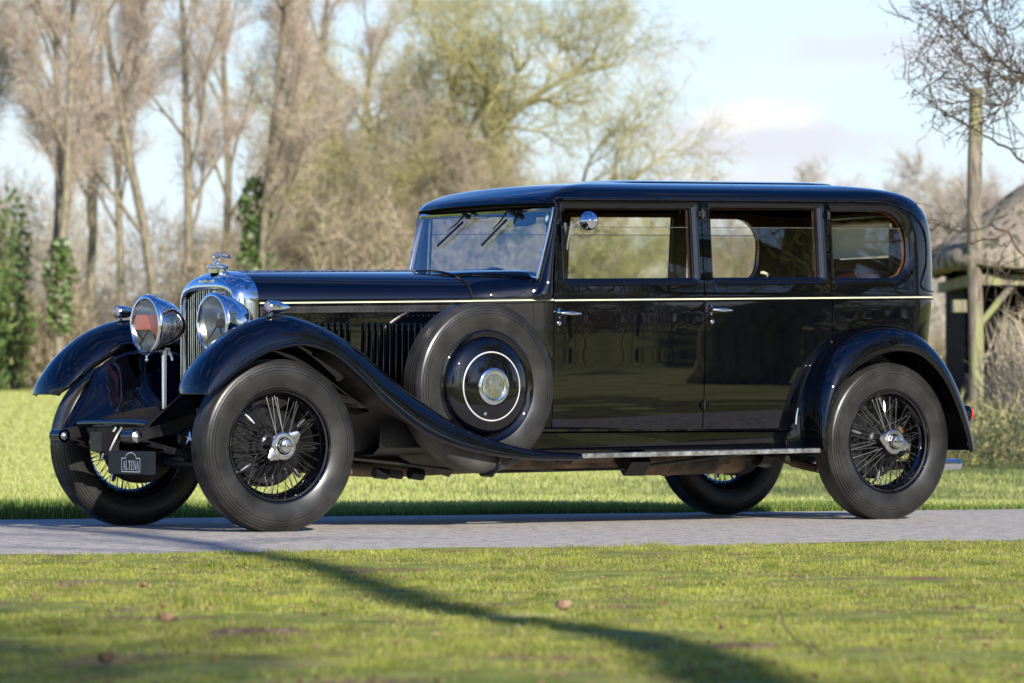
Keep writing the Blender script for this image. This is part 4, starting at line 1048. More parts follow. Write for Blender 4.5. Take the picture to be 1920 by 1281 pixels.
SOILL = princ('mossy_soil', (.12, .10, .04), .95, spec=.05)
noise_col(SOILL, (.13, .16, .03), (.27, .27, .08), 5, bump=.8, bscale=50, bdist=.01, extra=((.20, .12, .08), 2.2, .52, .66))
sx1 = np.linspace(-9, 9, 150); rows = []
for x in sx1: rows.append([(x, 5+(near_edge(x)-5)*t, float(hz(x, 5+(near_edge(x)-5)*t))+.0035+.009*math.sin(x*3.1+t*40)*math.sin(x*1.7-t*23)**2) for t in np.linspace(0, 1, 120)])
o = MB().grid([list(reversed(r)) for r in rows]).build('lawn', SOILL); tag(o, 'mossy lawn soil in front of the lane', 'ground', kind='structure')
def raw_mesh(name, V, F, mat, parent=None):
    """V (n,3), F (m,k) numpy"""
    me = bpy.data.meshes.new(name); n, m, k = len(V), len(F), F.shape[1]
    me.vertices.add(n); me.vertices.foreach_set('co', np.ascontiguousarray(V, dtype=np.float32).ravel())
    me.loops.add(m*k); me.loops.foreach_set('vertex_index', np.ascontiguousarray(F, dtype=np.int32).ravel())
    me.polygons.add(m); me.polygons.foreach_set('loop_start', np.arange(0, m*k, k, dtype=np.int32)); me.polygons.foreach_set('loop_total', np.full(m, k, dtype=np.int32))
    me.update(calc_edges=True)
    if mat: me.materials.append(mat)
    return me
def leafy(name, cols, trans=.35, rough=.7, spec=.2, patch=None):
    """thin plant parts: every blade, twig or leaf takes one of the plant's own colours"""
    m = bpy.data.materials.new(name); m.use_nodes = True; nt = m.node_tree; nt.nodes.clear(); N = nt.nodes.new; L = nt.links.new
    o = N('ShaderNodeOutputMaterial'); g = N('ShaderNodeNewGeometry'); r = N('ShaderNodeValToRGB'); r.color_ramp.interpolation = 'LINEAR'
    while len(r.color_ramp.elements) < len(cols): r.color_ramp.elements.new(.5)
    for i, c in enumerate(cols): r.color_ramp.elements[i].position = i/(len(cols)-1); r.color_ramp.elements[i].color = (*c, 1)
    p = N('ShaderNodeBsdfPrincipled'); p.inputs['Roughness'].default_value = rough; p.inputs['Specular IOR Level'].default_value = spec
    rc = r.outputs[0]
    for pc, psc, q0, q1, amt in (patch or ()):
        tc = N('ShaderNodeTexCoord'); mp = N('ShaderNodeMapping'); mp.inputs['Scale'].default_value = (1, .55, 1); L(tc.outputs['Object'], mp.inputs[0])
        nz = N('ShaderNodeTexNoise'); nz.inputs['Scale'].default_value = psc; nz.inputs['Detail'].default_value = 4; L(mp.outputs[0], nz.inputs['Vector'])
        mr = N('ShaderNodeMapRange'); mr.inputs[1].default_value = q0; mr.inputs[2].default_value = q1; mr.inputs[4].default_value = amt; L(nz.outputs['Fac'], mr.inputs[0])
        m3 = N('ShaderNodeMix'); m3.data_type = 'RGBA'; m3.inputs[7].default_value = (*pc, 1); L(mr.outputs[0], m3.inputs[0]); L(rc, m3.inputs[6]); rc = m3.outputs[2]
    t = N('ShaderNodeBsdfTranslucent'); mx = N('ShaderNodeMixShader'); mx.inputs[0].default_value = trans
    L(g.outputs['Random Per Island'], r.inputs[0]); L(rc, p.inputs['Base Color']); L(rc, t.inputs[0])
    L(p.outputs[0], mx.inputs[1]); L(t.outputs[0], mx.inputs[2]); L(mx.outputs[0], o.inputs[0]); MATS[name] = m; return m
GRASS = leafy('lawn_blades', [(.09, .125, .02), (.24, .27, .035), (.36, .38, .055), (.46, .45, .10), (.17, .20, .025), (.48, .40, .22), (.30, .32, .045)], .4, patch=(((.07, .12, .012), 5.5, .52, .68, .7), ((.30, .20, .11), 8, .60, .68, .6), ((.52, .54, .09), 3.1, .52, .68, .6)))
TALL = leafy('verge_blades', [(.06, .14, .02), (.12, .22, .035), (.20, .27, .05), (.34, .32, .13)], .4)
def patch_noise(x, y, s, seed):
    r = np.random.default_rng(seed); v = np.zeros_like(x)
    for k in range(7):
        a = r.uniform(0, 2*PI); f = s*r.uniform(.5, 1.8); v += np.sin(x*f*math.cos(a)+y*f*math.sin(a)+r.uniform(0, 6.28))
    return v/7
def blades(name, X, Y, h, w, mat, lean=.5):
    n = len(X); z0 = hz(X, Y)-.004; a = rng.uniform(0, 2*PI, n); b = rng.uniform(0, 2*PI, n); l = rng.uniform(.1, 1, n)*lean*h
    dx, dy = np.cos(a)*w/2, np.sin(a)*w/2
    p0 = np.stack([X-dx, Y-dy, z0], 1); p1 = np.stack([X+dx, Y+dy, z0], 1)
    mx_, my_ = X+np.cos(b)*l*.35, Y+np.sin(b)*l*.35
    p2 = np.stack([mx_+dx*.7, my_+dy*.7, z0+h*.55], 1); p3 = np.stack([mx_-dx*.7, my_-dy*.7, z0+h*.55], 1)
    p4 = np.stack([X+np.cos(b)*l, Y+np.sin(b)*l, z0+h*np.sqrt(np.maximum(.1, 1-(l/h)**2*.5))], 1)
    V = np.stack([p0, p1, p2, p3, p4], 1).reshape(-1, 3); i = np.arange(n)*5
    F = np.concatenate([np.stack([i, i+1, i+2], 1), np.stack([i, i+2, i+3], 1), np.stack([i+3, i+2, i+4], 1)])
    me = raw_mesh(name, V, F, mat); return me
def in_view(X, Y, m=.35): return np.abs(X) < Y*.1177+m
def near_grass():
    out = []
    for (y0, y1, dens, wid) in ((9.0, 13, 14000, .6), (13, 17, 11000, .6), (17, 23.5, 9000, .6)):
        W = y1*.1177+wid; n = int(dens*(2*W)*(y1-y0)); X = rng.uniform(-W, W, n); Y = rng.uniform(y0, y1, n)
        ok = (Y < near_edge(X)+.03*np.sin(X*7)+rng.uniform(-.05, .06, n)) & in_view(X, Y, wid)
        out.append((X[ok], Y[ok]))
    # thinner cover to the sides for a viewer who steps aside
    n = 90000; X = rng.uniform(-9, 9, n); Y = rng.uniform(8, 25, n); ok = (Y < near_edge(X)) & ~in_view(X, Y, .6); out.append((X[ok], Y[ok]))
    X = np.concatenate([o[0] for o in out]); Y = np.concatenate([o[1] for o in out])
    bare = .6*patch_noise(X, Y*.6, 4.5, 3)+.8*patch_noise(X, Y*.6, 16, 13)+.12*(13.0-Y)/3; keep = (bare < .34) | (rng.random(len(X)) < .30)
    X, Y, bare = X[keep], Y[keep], bare[keep]
    h = .013*(1+.9*patch_noise(X, Y, 24, 5)+.5*patch_noise(X, Y, 9, 6))*rng.uniform(.5, 1.7, len(X)); h = np.maximum(h, .005); tuft = patch_noise(X, Y*.6, 4.5, 9) > .45; h[tuft] *= 1.7
    w = np.where(Y < 13, .0026, .0038)
    return blades('grass', X, Y, h, w, GRASS, .8)
n = 24000; X = rng.uniform(-3.2, 3.2, n); Y = 9+rng.random(n)**1.2*12; ok = (Y < near_edge(X)-.15) & in_view(X, Y, .6); X, Y = X[ok], Y[ok]
STRAW = leafy('taller_blades', [(.16, .26, .02), (.40, .46, .05), (.60, .56, .14), (.66, .56, .30), (.24, .34, .03), (.34, .22, .12)], .4)
o = link('grass', blades('grass', X, Y, rng.uniform(.012, .032, len(X)), np.full(len(X), .0032), STRAW, 1.0), None); tag(o, 'straw coloured and bright single blades standing out of the lawn', 'grass', kind='stuff')
o = link('grass', near_grass(), None); tag(o, 'short mossy lawn in front of the lane', 'grass', kind='stuff')
n = 120000; X = rng.uniform(-8, 9, n); Y = far_edge(X)-.02+rng.random(n)**1.8*3.2; tall = patch_noise(X, Y*0+1, 2.2, 4)
left = 1+1.3*smv((-1.6-X)/1.0); h = .045*left*(1+.6*tall)*rng.uniform(.35, 1.5, n)*np.where(Y-far_edge(X) > 1.0, .7, 1)
o = link('grass', blades('grass', X, Y, np.maximum(h, .012), np.full(n, .006), TALL, .6), None); tag(o, 'longer grass tufts along the far edge of the lane', 'grass', kind='stuff')
n = 420000; Y = 27+rng.random(n)**1.25*58; X = rng.uniform(-1, 1, n)*(Y*.1177+2.4); ok = in_view(X, Y, 2.5); X, Y = X[ok], Y[ok]
MEAD = leafy('meadow_blades', [(.30, .36, .07), (.42, .46, .12), (.52, .54, .20), (.56, .53, .26)], .4)
o = link('grass', blades('grass', X, Y, rng.uniform(.02, .06, len(X)), .010+.0005*(Y-27), MEAD, .8), None); tag(o, 'sunlit meadow grass beyond the lane', 'grass', kind='stuff')

# bare soil clods, dead leaves
SOIL = princ('dry_soil', (.16, .10, .07), .95, spec=.1); noise_col(SOIL, (.09, .055, .035), (.24, .16, .11), 30, bump=.8, bscale=60, bdist=.01)
LEAF = princ('dead_leaf', (.32, .19, .10), .7, spec=.2); noise_col(LEAF, (.13, .07, .04), (.34, .22, .13), 14, bump=.3, bscale=60, bdist=.002)
def leaf_mb(m, c, s, yaw, curl, tilt):
    R_ = Matrix.Translation(c) @ Matrix.Rotation(yaw, 4, 'Z') @ Matrix.Rotation(tilt, 4, 'X'); rows = []
    for i in range(9):
        t = i/8; w = s*.34*math.sin(PI*min(1, t*.95+.03))**.7*(1+.18*math.sin(t*22)); rows.append([R_ @ Vector((s*(t-.5), w*u, curl*s*(u*u)*.5+curl*s*.35*(2*t-1)**2)) for u in (-1, -.5, 0, .5, 1)])
    m.grid(rows)
spots = [((1052, 1158), .055, 'pale curled dead leaf standing by the edge of the long shadow'), ((306, 1192), .05, 'tan dead leaf lying tilted on the lawn below the front wheels'), ((266, 1118), .035, 'small pale leaf on the bright lawn under the front wheel'), ((1356, 1196), .035, 'small pale leaf right of where the long shadow leaves the picture'), ((195, 1262), .045, 'tan leaf lowest and farthest left on the lawn'), ((1240, 1142), .025, 'tiny straw coloured leaf on the grass below the running board')]
for (px, py), s, lab in spots:
    x, y = gpt(px, py); m = MB(); leaf_mb(m, (0, 0, .012+s*.25), s, random.uniform(0, 6), random.uniform(.5, .9), random.uniform(.4, 1.0)); o = m.build('dead_leaf', LEAF, loc=(x, y, float(hz(x, y))+.004)); tag(o, lab, 'leaf', 'dead leaves on the lawn')
def clod(px, py, w, d, h, lab):
    x, y = gpt(px, py); m = MB(); rows = []; sd_ = random.random()*9
    for i in range(10):
        ph = PI/2*i/9; rows.append([(w*math.cos(ph)*math.cos(a)*(1+.22*math.sin(3*a+sd_)+.10*math.sin(7*a+sd_)), d*math.cos(ph)*math.sin(a)*(1+.2*math.sin(4*a)), h*math.sin(ph)*(1+.35*math.sin(5*a+i+sd_)+.2*math.sin(9*a))) for a in np.linspace(0, 2*PI, 29)[:-1]])
    m.grid(rows, close_u=True); o = m.build('earth_clod', SOIL, loc=(x, y, float(hz(x, y))-.004)); tag(o, lab, 'clod', 'bare earth scars in the lawn')
clod(490, 1198, .16, .25, .016, 'long brown earth scar in the lawn below the front wheels')
clod(1400, 1222, .12, .22, .015, 'grey brown earth scar near the lower right of the lawn')
clod(1495, 1085, .08, .25, .010, 'thin dry earth patch on the bright lawn below the rear wheel')
clod(742, 1080, .05, .18, .008, 'small bare patch beside the start of the long shadow')
clod(1800, 1140, .12, .35, .010, 'greyish bare strip in the grass at the far right')
lt_ = MB()
for i in range(520):
    y = 9.6+8.5*random.random()**2.3; x = random.uniform(-1, 1)*(y*.1177+.3); leaf_mb(lt_, (x, y, float(hz(x, y))+.012), random.uniform(.008, .022), random.uniform(0, 6), random.uniform(.2, .8), random.uniform(-.6, .9))
o = lt_.build('leaf_litter', LEAF); tag(o, 'scraps of brown leaves strewn through the lawn', 'leaf litter', kind='stuff')
tw = MB()
for (pa) in (((1465, 1158), (1470, 1190), (1495, 1215), (1530, 1235)), ((1520, 1215), (1535, 1240), (1560, 1250)),):
    P = [gpt(*q) for q in pa]; tw.tube(catmull([(p[0], p[1], .018+.01*(i % 2)) for i, p in enumerate(P)], 4), .002, 5)
o = tw.build('fallen_twig', SOIL); tag(o, 'thin bent twig lying on the grass right of the long shadow', 'twig')

# ---- trees
BARKS = {}
def bark(name, c1, c2):
    m = princ(name, c1, .9, spec=.15); noise_col(m, c1, c2, 6, mapscale=(3, 3, .7), bump=.8, bscale=20, bdist=.03); return m
B_ALDER = bark('alder_bark', (.13, .11, .085), (.30, .26, .17)); B_OAK = bark('oak_bark', (.14, .13, .08), (.30, .29, .14)); B_DARK = bark('dark_bark', (.05, .045, .04), (.14, .12, .09))
C_RED = leafy('catkin_twigs', [(.25, .19, .16), (.42, .32, .26), (.54, .43, .35), (.50, .44, .31), (.31, .25, .20)], .15, .85)
C_TAN = leafy('bare_twigs', [(.20, .16, .10), (.33, .27, .18), (.43, .36, .25), (.38, .31, .22)], .15, .85)
C_YEL = leafy('budding_twigs', [(.24, .21, .09), (.38, .35, .14), (.48, .44, .20), (.42, .37, .20)], .2, .85)
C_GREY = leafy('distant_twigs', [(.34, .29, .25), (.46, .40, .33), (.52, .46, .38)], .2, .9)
C_BUD = leafy('dark_buds_and_twigs', [(.09, .06, .05), (.16, .11, .08), (.22, .15, .10), (.20, .18, .09)], .1, .8)
IVY = leafy('ivy_leaves', [(.04, .07, .02), (.08, .13, .03), (.14, .20, .06), (.10, .12, .05)], .15, .45, .4)
def tubes_np(S, n):
    """S: (m,8) = p0, p1, r0, r1 -> prisms"""
    S = np.array(S, float)
    if not len(S): return np.zeros((0, 3)), np.zeros((0, 4), int)
    p0, p1, r0, r1 = S[:, :3], S[:, 3:6], S[:, 6:7], S[:, 7:8]; d = p1-p0; L = np.linalg.norm(d, axis=1, keepdims=True); d = d/np.maximum(L, 1e-9)
    a = np.where(np.abs(d[:, 2:3]) < .9, np.array([[0, 0, 1.]]), np.array([[1., 0, 0]])); u = np.cross(a, d); u /= np.linalg.norm(u, axis=1, keepdims=True); w = np.cross(d, u)
    V = []
    for k in range(n): V.append(p0+(u*math.cos(2*PI*k/n)+w*math.sin(2*PI*k/n))*r0)
    for k in range(n): V.append(p1+d*r1*.3+(u*math.cos(2*PI*k/n)+w*math.sin(2*PI*k/n))*r1)
    V = np.stack(V, 1).reshape(-1, 3); i = np.arange(len(S))[:, None]*2*n
    F = np.concatenate([np.concatenate([i+k, i+(k+1) % n, i+n+(k+1) % n, i+n+k], 1) for k in range(n)]); return V, F
def twigs_np(P, D, k, L, w, spread, r_, droop=0):
    """k thin slivers from each point P with heading D"""
    P = np.repeat(np.array(P, float), k, 0); D = np.repeat(np.array(D, float), k, 0); n = len(P)
    P = P+r_.normal(0, .06, (n, 3)); d = D+r_.normal(0, spread, (n, 3)); d[:, 2] -= droop; d /= np.linalg.norm(d, axis=1, keepdims=True)
    l = L*r_.uniform(.35, 1.15, (n, 1)); s = r_.normal(0, 1, (n, 3)); s = np.cross(s, d); s /= np.linalg.norm(s, axis=1, keepdims=True)
    V = np.stack([P-s*w/2, P+s*w/2, P+d*l], 1).reshape(-1, 3); i = np.arange(n)*3
    # side shoots half way along
    q = P+d*l*.5; d2 = d+r_.normal(0, .6, (n, 3)); d2 /= np.linalg.norm(d2, axis=1, keepdims=True)
    V2 = np.stack([q-s*w*.4, q+s*w*.4, q+d2*l*.55], 1).reshape(-1, 3)
    return np.concatenate([V, V2]), np.stack([np.arange(2*n)*3, np.arange(2*n)*3+1, np.arange(2*n)*3+2], 1)
def grow(r_, p, d, L, rad, depth, out, ends, up=.12, wob=.16, steps=5, split=(3, 5), ang=.75, ratio=.62, start=.3, maxd=4, thin=.62):
    pts = [np.array(p, float)]; dd = np.array(d, float); rr = [rad]
    for i in range(steps):
        dd = dd+r_.normal(0, wob, 3)+np.array([0, 0, up]); dd /= np.linalg.norm(dd); pts.append(pts[-1]+dd*L/steps); rr.append(rad*(1-.75*(i+1)/steps) if depth else rad*(1-.6*(i+1)/steps))
    for i in range(steps): out.append((depth, *pts[i], *pts[i+1], rr[i], rr[i+1]))
    if depth >= maxd-1:
        for i in range(1, steps+1): ends.append((pts[i], dd))
        if depth >= maxd: return
    nb = r_.integers(split[0], split[1]+1)
    for b in range(nb):
        t = start+(1-start)*(b+r_.random()*.8)/nb; i = min(int(t*steps), steps-1); f = t*steps-i; q = pts[i]+(pts[i+1]-pts[i])*f
        h = pts[i+1]-pts[i]; h /= np.linalg.norm(h); s = r_.normal(0, 1, 3); s -= h*s.dot(h); s /= np.linalg.norm(s); a = ang*r_.uniform(.6, 1.25)
        nd = h*math.cos(a)+s*math.sin(a); grow(r_, q, nd, L*ratio*r_.uniform(.7, 1.15)*(1.15-.4*t), max(rr[i]*thin, .006), depth+1, out, ends, up, wob*1.15, max(3, steps-1), split, ang, ratio, .2, maxd, thin)
def tree_meshes(name, seed, H, rad, bm_, cm_, spread=.75, k=6, tl=.55, tw_=.012, **kw):
    r_ = np.random.default_rng(seed); out = []; ends = []
    grow(r_, (0, 0, -.15), (0, 0, 1), H, rad, 0, out, ends, **kw)
    thick = [s[1:] for s in out if s[0] <= 1]; thin = [s[1:] for s in out if s[0] > 1]
    V, F = tubes_np(thick, 7); tm = raw_mesh('trunk', V, F, bm_); tm.polygons.foreach_set('use_smooth', [True]*len(tm.polygons))
    V1, F1 = tubes_np(thin, 3)
    V2, F2 = twigs_np([e[0] for e in ends], [e[1] for e in ends], k, tl, tw_, spread, r_)
    F1t = np.concatenate([F1[:, [0, 1, 2]], F1[:, [0, 2, 3]]]); V = np.concatenate([V1, V2]); F = np.concatenate([F1t, F2+len(V1)])
    cmz = raw_mesh('crown', V, F, cm_); print(name, 'tris', len(F), 'top', V[:, 2].max(), 'w', V[:, 0].min(), V[:, 0].max()); return tm, cmz
AL = [tree_meshes('alder', s, h, 0.125, B_ALDER, C_RED, k=1, tl=.65, tw_=.011, spread=.9, steps=9, split=(8, 11), ang=.55, ratio=.30, start=.30, maxd=3, wob=.055, up=.05, thin=.5) for s, h in ((1, 12.0), (2, 11.0), (5, 12.5))]
TH = [tree_meshes('thicket', s, 5.6, .13, B_OAK, c, k=5, tl=.6, tw_=.015, steps=6, split=(8, 11), ang=.85, ratio=.62, start=.08, maxd=3, wob=.15, up=.10) for s, c in ((12, C_YEL), (13, C_TAN))]
OAK = tree_meshes('oak', 21, 8.2, .42, B_OAK, C_YEL, k=2, tl=.55, tw_=.014, steps=8, split=(6, 8), ang=.95, ratio=.66, start=.22, maxd=4, wob=.13, up=.045)
FARM = tree_meshes('far', 31, 7.0, .3, B_OAK, C_GREY, k=5, tl=.8, tw_=.03, steps=7, split=(6, 8), ang=.8, ratio=.62, start=.2, maxd=3, wob=.12, up=.08)
def ivy_mesh(z0, z1, rr, n, seed):
    r_ = np.random.default_rng(seed); z = r_.uniform(z0, z1, n); a = r_.uniform(0, 2*PI, n); t = (z-z0)/(z1-z0); R_ = rr*(.5+.9*np.sin(PI*np.clip(t, .05, .95))**.6*(1+.35*np.sin(z*4+seed)))*np.sqrt(r_.random(n))
    c = np.stack([R_*np.cos(a), R_*np.sin(a), z], 1); u = r_.normal(0, 1, (n, 3)); u /= np.linalg.norm(u, axis=1, keepdims=True); v = np.cross(u, r_.normal(0, 1, (n, 3))); v /= np.linalg.norm(v, axis=1, keepdims=True); s = r_.uniform(.05, .11, (n, 1))
    V = np.stack([c-u*s, c-v*s*.7, c+u*s, c+v*s*.7], 1).reshape(-1, 3); return raw_mesh('ivy', V, np.arange(n*4).reshape(-1, 4), IVY)
def put(name, meshes, px, Y, label, group, s=1.0, rz=0, lean=0, ivy=None, sz=None, X=None, cat='tree'):
    x = (px-960)/FP*Y if X is None else X; root = empty(name, (x, Y, float(hz(x, Y))-.05), rz); tag(root, label, cat, group); root.scale = (s, s, sz or s); root.rotation_euler = (0, lean, rz)
    for nm, me in zip(('trunk', 'crown'), meshes):
        o = bpy.data.objects.new(nm, me); COL.objects.link(o); o.parent = root
    if ivy: o = bpy.data.objects.new('ivy', ivy_mesh(*ivy)); COL.objects.link(o); o.parent = root
    return root
GA = 'bare trees at the edge of the wood'
L_AL = [
 (-60, 98, 0, 1.00, .4, 'ivy clad bare tree cut by the left edge of the picture', (.0, 4.2, .5, 900, 1)),
 (28, 90, 1, .9, 1.1, 'bare reddish tree with ivy low on its trunk, farthest left of those wholly seen', (.1, 3.4, .34, 700, 8)),
 (92, 100, 2, 1.02, 2.2, 'dark stemmed tree with dense purplish crown above the far front wing', None),
 (112, 87, 1, .86, 5.2, 'tree with a patch of green ivy half way up, above the far front wing', (1.4, 3.6, .26, 500, 2)),
 (170, 108, 0, 1.05, 3.0, 'slim forked bare tree just left of the far headlight', None),
 (232, 112, 2, .95, 4.4, 'slender bare tree above the far side lamp', None),
 (295, 96, 1, 1.05, .9, 'tall dark slender tree between the headlights and the mascot', None),
 (352, 99, 0, .98, 5.9, 'pale curving trunk rising behind the mascot', None),
 (412, 110, 2, 1.0, 1.7, 'pale straight trunk just right of the mascot', None),
 (478, 86, 1, .86, 2.8, 'bare tree whose trunk carries dark ivy above the front of the bonnet', (1.2, 5.0, .30, 1000, 3)),
 (545, 114, 0, .98, 3.6, 'reddish bare tree behind the middle of the bonnet', None),
 (600, 108, 2, .86, .2, 'shorter reddish tree where the crowns turn yellowish', None),
 (655, 118, 1, .92, 4.9, 'hazy bare tree left of the budding thicket', None)]
for px, Y, v, s, rz, lab, iv in L_AL: put('bare_tree', AL[v], px, Y, lab, GA, s, rz, ivy=iv)
put('oak_tree', OAK, 925, 104, 'big spreading oak with yellowish twigs and ivy at its fork, above the windscreen', GA, .92, .6, ivy=(3.3, 5.2, .62, 2200, 5))
for i, (px, Y, v, s, rz, lab) in enumerate((
 (690, 100, 0, .95, 0, 'budding yellow green shrub tree behind the rear end of the bonnet'), (772, 97, 1, .98, 1.4, 'tan bare shrub tree left of the windscreen'),
 (835, 108, 0, 1.02, 2.5, 'yellowish twiggy tree standing just left of the big oak'), (620, 104, 1, .85, 3.1, 'tan brown shrub tree above the middle of the bonnet'),
 (735, 112, 0, 1.15, 4.0, 'tallest yellow twigged thicket tree, left of the big oak'), (1010, 116, 1, .8, 5.0, 'tan thicket tree right of the big oak'), (1120, 108, 0, .62, 5.5, 'low yellowish bush tree seen through the front door window'), (1215, 112, 1, .60, .7, 'low tan bush tree behind the pillar of the doors'), (1300, 116, 1, .66, .4, 'low bush tree seen through the rear door window, left one of two'), (1385, 120, 0, .66, 1.9, 'low bush tree seen through the rear door window, right one of two'), (1480, 124, 1, .60, 3.3, 'low bush tree hidden mostly by the rear quarter of the car'), (540, 98, 1, .62, 2.1, 'low tan bush tree above the bonnet louvres'))):
    put('thicket_tree', TH[v], px, Y, lab, 'thicket trees before the wood', s*(.82 if px < 1100 else .9), rz)
put('distant_tree', FARM, 1690, 190, 'pale hazy tree far off above the rear of the roof', 'distant trees on the right', 1.05, 0)
put('distant_tree', FARM, 1775, 180, 'pale distant tree just left of the tall pole', 'distant trees on the right', .9, 2.0)
put('distant_tree', FARM, 1610, 200, 'lowest distant tree, barely above the car roof', 'distant trees on the right', .72, 4.0)
put('distant_tree', FARM, 1880, 170, 'pale tree behind the thatched roof', 'distant trees on the right', .95, 1.0)
# twiggy undergrowth and the deep wood behind: nobody could count it
def mass(name, mat, n, xr, yr, hf, L, w, seed, label, cat, droop=0, upw=.6):
    r_ = np.random.default_rng(seed); X = r_.uniform(*xr, n); Y = r_.uniform(*yr, n); H = hf(X, Y, r_); Z = hz(X, Y)+r_.random(n)**.85*H
    P = np.stack([X, Y, Z], 1); D = np.tile([0, 0, upw], (n, 1)); V, F = twigs_np(P, D, 1, L, w, .55, r_, droop)
    o = link(name, raw_mesh(name, V, F, mat), None); tag(o, label, cat, kind='stuff')
C_UND = leafy('undergrowth_stems', [(.15, .115, .075), (.29, .22, .155), (.42, .34, .25), (.36, .32, .18), (.18, .19, .07)], .2, .85)
def hund(X, Y, r_):
    px = X/Y*FP+960; b = 1.5+.6*np.sin(px*.021)+.5*np.sin(px*.053+1)+1.6*smv((px-420)/250)*smv((1000-px)/200)-.9*smv((px-1250)/250); return np.maximum(b, .7)*r_.uniform(.8, 1.15, len(X))
mass('undergrowth', C_UND, 120000, (-17, 19), (90, 100), hund, .55, .03, 41, 'tan tangle of stems along the foot of the trees', 'undergrowth')
mass('woodland', C_TAN, 50000, (-22, 6), (118, 150), lambda X, Y, r_: 4.6+1.3*np.sin(X*.7)+1.2*np.sin(X*1.9+2)-3.2*smv((X-1)/5), .9, .028, 43, 'pale brown depth of the wood behind the first trees', 'wood')
mass('undergrowth', C_GREY, 40000, (8, 26), (120, 160), lambda X, Y, r_: 3.4+.8*np.sin(X*1.1), .8, .035, 45, 'pale far hedge seen past the back of the car', 'hedge')
IVB = leafy('evergreen_bush', [(.03, .06, .015), (.06, .11, .03), (.12, .17, .05), (.20, .22, .08)], .2)
mass('undergrowth', IVB, 4200, (-13, -10.0), (86, 91), lambda X, Y, r_: 2.9+1.2*np.sin(X*3), .22, .07, 47, 'green bushes at the far left foot of the wood', 'undergrowth')
# dry stems and rough grass by the barn
C_REED = leafy('dry_stems', [(.30, .24, .16), (.46, .38, .27), (.56, .48, .36), (.34, .30, .16)], .25, .8)
mass('dry_stems', C_REED, 7000, (5.1, 8.5), (43, 47), lambda X, Y, r_: .95+.25*np.sin(X*5), .55, .018, 51, 'pale dry stems standing before the barn', 'dry stems', upw=1.5)
mass('rough_grass', C_YEL, 20000, (3.2, 12), (40, 49), lambda X, Y, r_: .34+.12*np.sin(X*3), .25, .02, 53, 'rough brownish grass in front of the barn', 'rough grass')
mass('rough_grass', C_YEL, 26000, (3.2, 16), (50, 62), lambda X, Y, r_: .5+.2*np.sin(X*2), .4, .03, 55, 'yellowish scrub behind the rear of the car', 'scrub')
# ---- hay barn with thatched roof between tall poles
HY = 50.0
def hp(px, py, Y=HY): return Vector(((px-960)/FP*Y, Y, .6761+(749.06-py)/FP*Y))
TIMBER = princ('weathered_timber', (.30, .28, .24), .85); noise_col(TIMBER, (.09, .07, .055), (.26, .22, .17), 5, mapscale=(6, 6, .8), bump=.5, bscale=18, bdist=.01, extra=((.26, .27, .11), 1.5, .5, .62))
THATCH = princ('grey_thatch', (.32, .28, .23), .95, spec=.05); noise_col(THATCH, (.34, .28, .21), (.56, .48, .37), 8, mapscale=(3, 3, 1), bump=1.0, bscale=30, bdist=.06, extra=((.14, .13, .08), 3, .52, .62))
BARN_SHADE = princ('barn_interior_shade', (.008, .008, .010), .7, spec=.1); noise_col(BARN_SHADE, (.003, .003, .005), (.012, .012, .016), 4, mapscale=(9, 1, .5))  # shade inside the open barn, put into a near-black board colour
barn = empty('hay_barn', (6.9, HY+1.6, 0)); tag(barn, 'thatched open hay barn with a tall wooden pole at the right edge', 'barn')
bx, by = 6.9, HY+1.6
def loc(v): return Vector((v.x-bx, v.y-by, v.z))
def pole(x, y, top, name='pole'):
    m = MB(); pts = [(x-bx+.015*math.sin(z*1.7), y-by, z) for z in np.linspace(-.1, top, 14)]; m.tube(pts, [.088-.006*(i/13) for i in range(14)], 12); m.build(name, TIMBER, barn)
pole(5.325, HY, 4.25); pole(8.9, HY-.2, 4.5); pole(5.80, HY+3.8, 3.0); pole(8.8, HY+3.8, 4.5)
th = MB(); R0 = 1.95; apex = Vector((.6, 0, 4.35)); rows = []
r9 = np.random.default_rng(3)
nseg = 96
def sq(a, r): c, s_ = math.cos(a), math.sin(a); q = (abs(c)**4+abs(s_)**4)**(-.25); return r*c*q, r*s_*q
for (f, z, t) in [(.93, 2.16, 0), (1.0, 2.20, 0), (1.01, 2.30, 0), (.98, 2.42, 0)]+[(.98*(1-u), 2.42+(apex.z-2.42)*u**1.05, u) for u in np.linspace(.05, .995, 26)]:
    rows.append([(sq(a+.12, R0*f)[0]+apex.x*t+.012*r9.normal(), sq(a+.12, R0*f)[1]+.012*r9.normal(), z+.014*r9.normal()) for a in np.linspace(0, 2*PI, nseg+1)[:-1]])
th.grid(rows, close_u=True); th.build('thatched_roof', THATCH, barn, sharp=60)
bd_ = MB()
for i in range(26): bd_.box((-1.45+.124*i, .2+.006*(i % 2), 1.2), (.118, .03, 2.1))
for i in range(20): bd_.box((-1.48+.006*(i % 2), .3+.124*i, 1.2), (.03, .118, 2.1))
bd_.build('interior_shade_wall', BARN_SHADE, barn, smooth=False)  # added wall that stands in for the barn's dark, shaded interior
bm2 = MB(); bm2.box((.2, -1.6, 2.05), (3.7, .10, .12)); bm2.box((-1.6, .2, 2.05), (.10, 3.7, .12)); bm2.tube([(-1.55, -1.55, 1.5), (-1.1, -1.57, 2.05)], .04, 8); bm2.box((-1.75, -1.5, 1.75), (.16, .2, .14)); bm2.build('beam', TIMBER, barn)
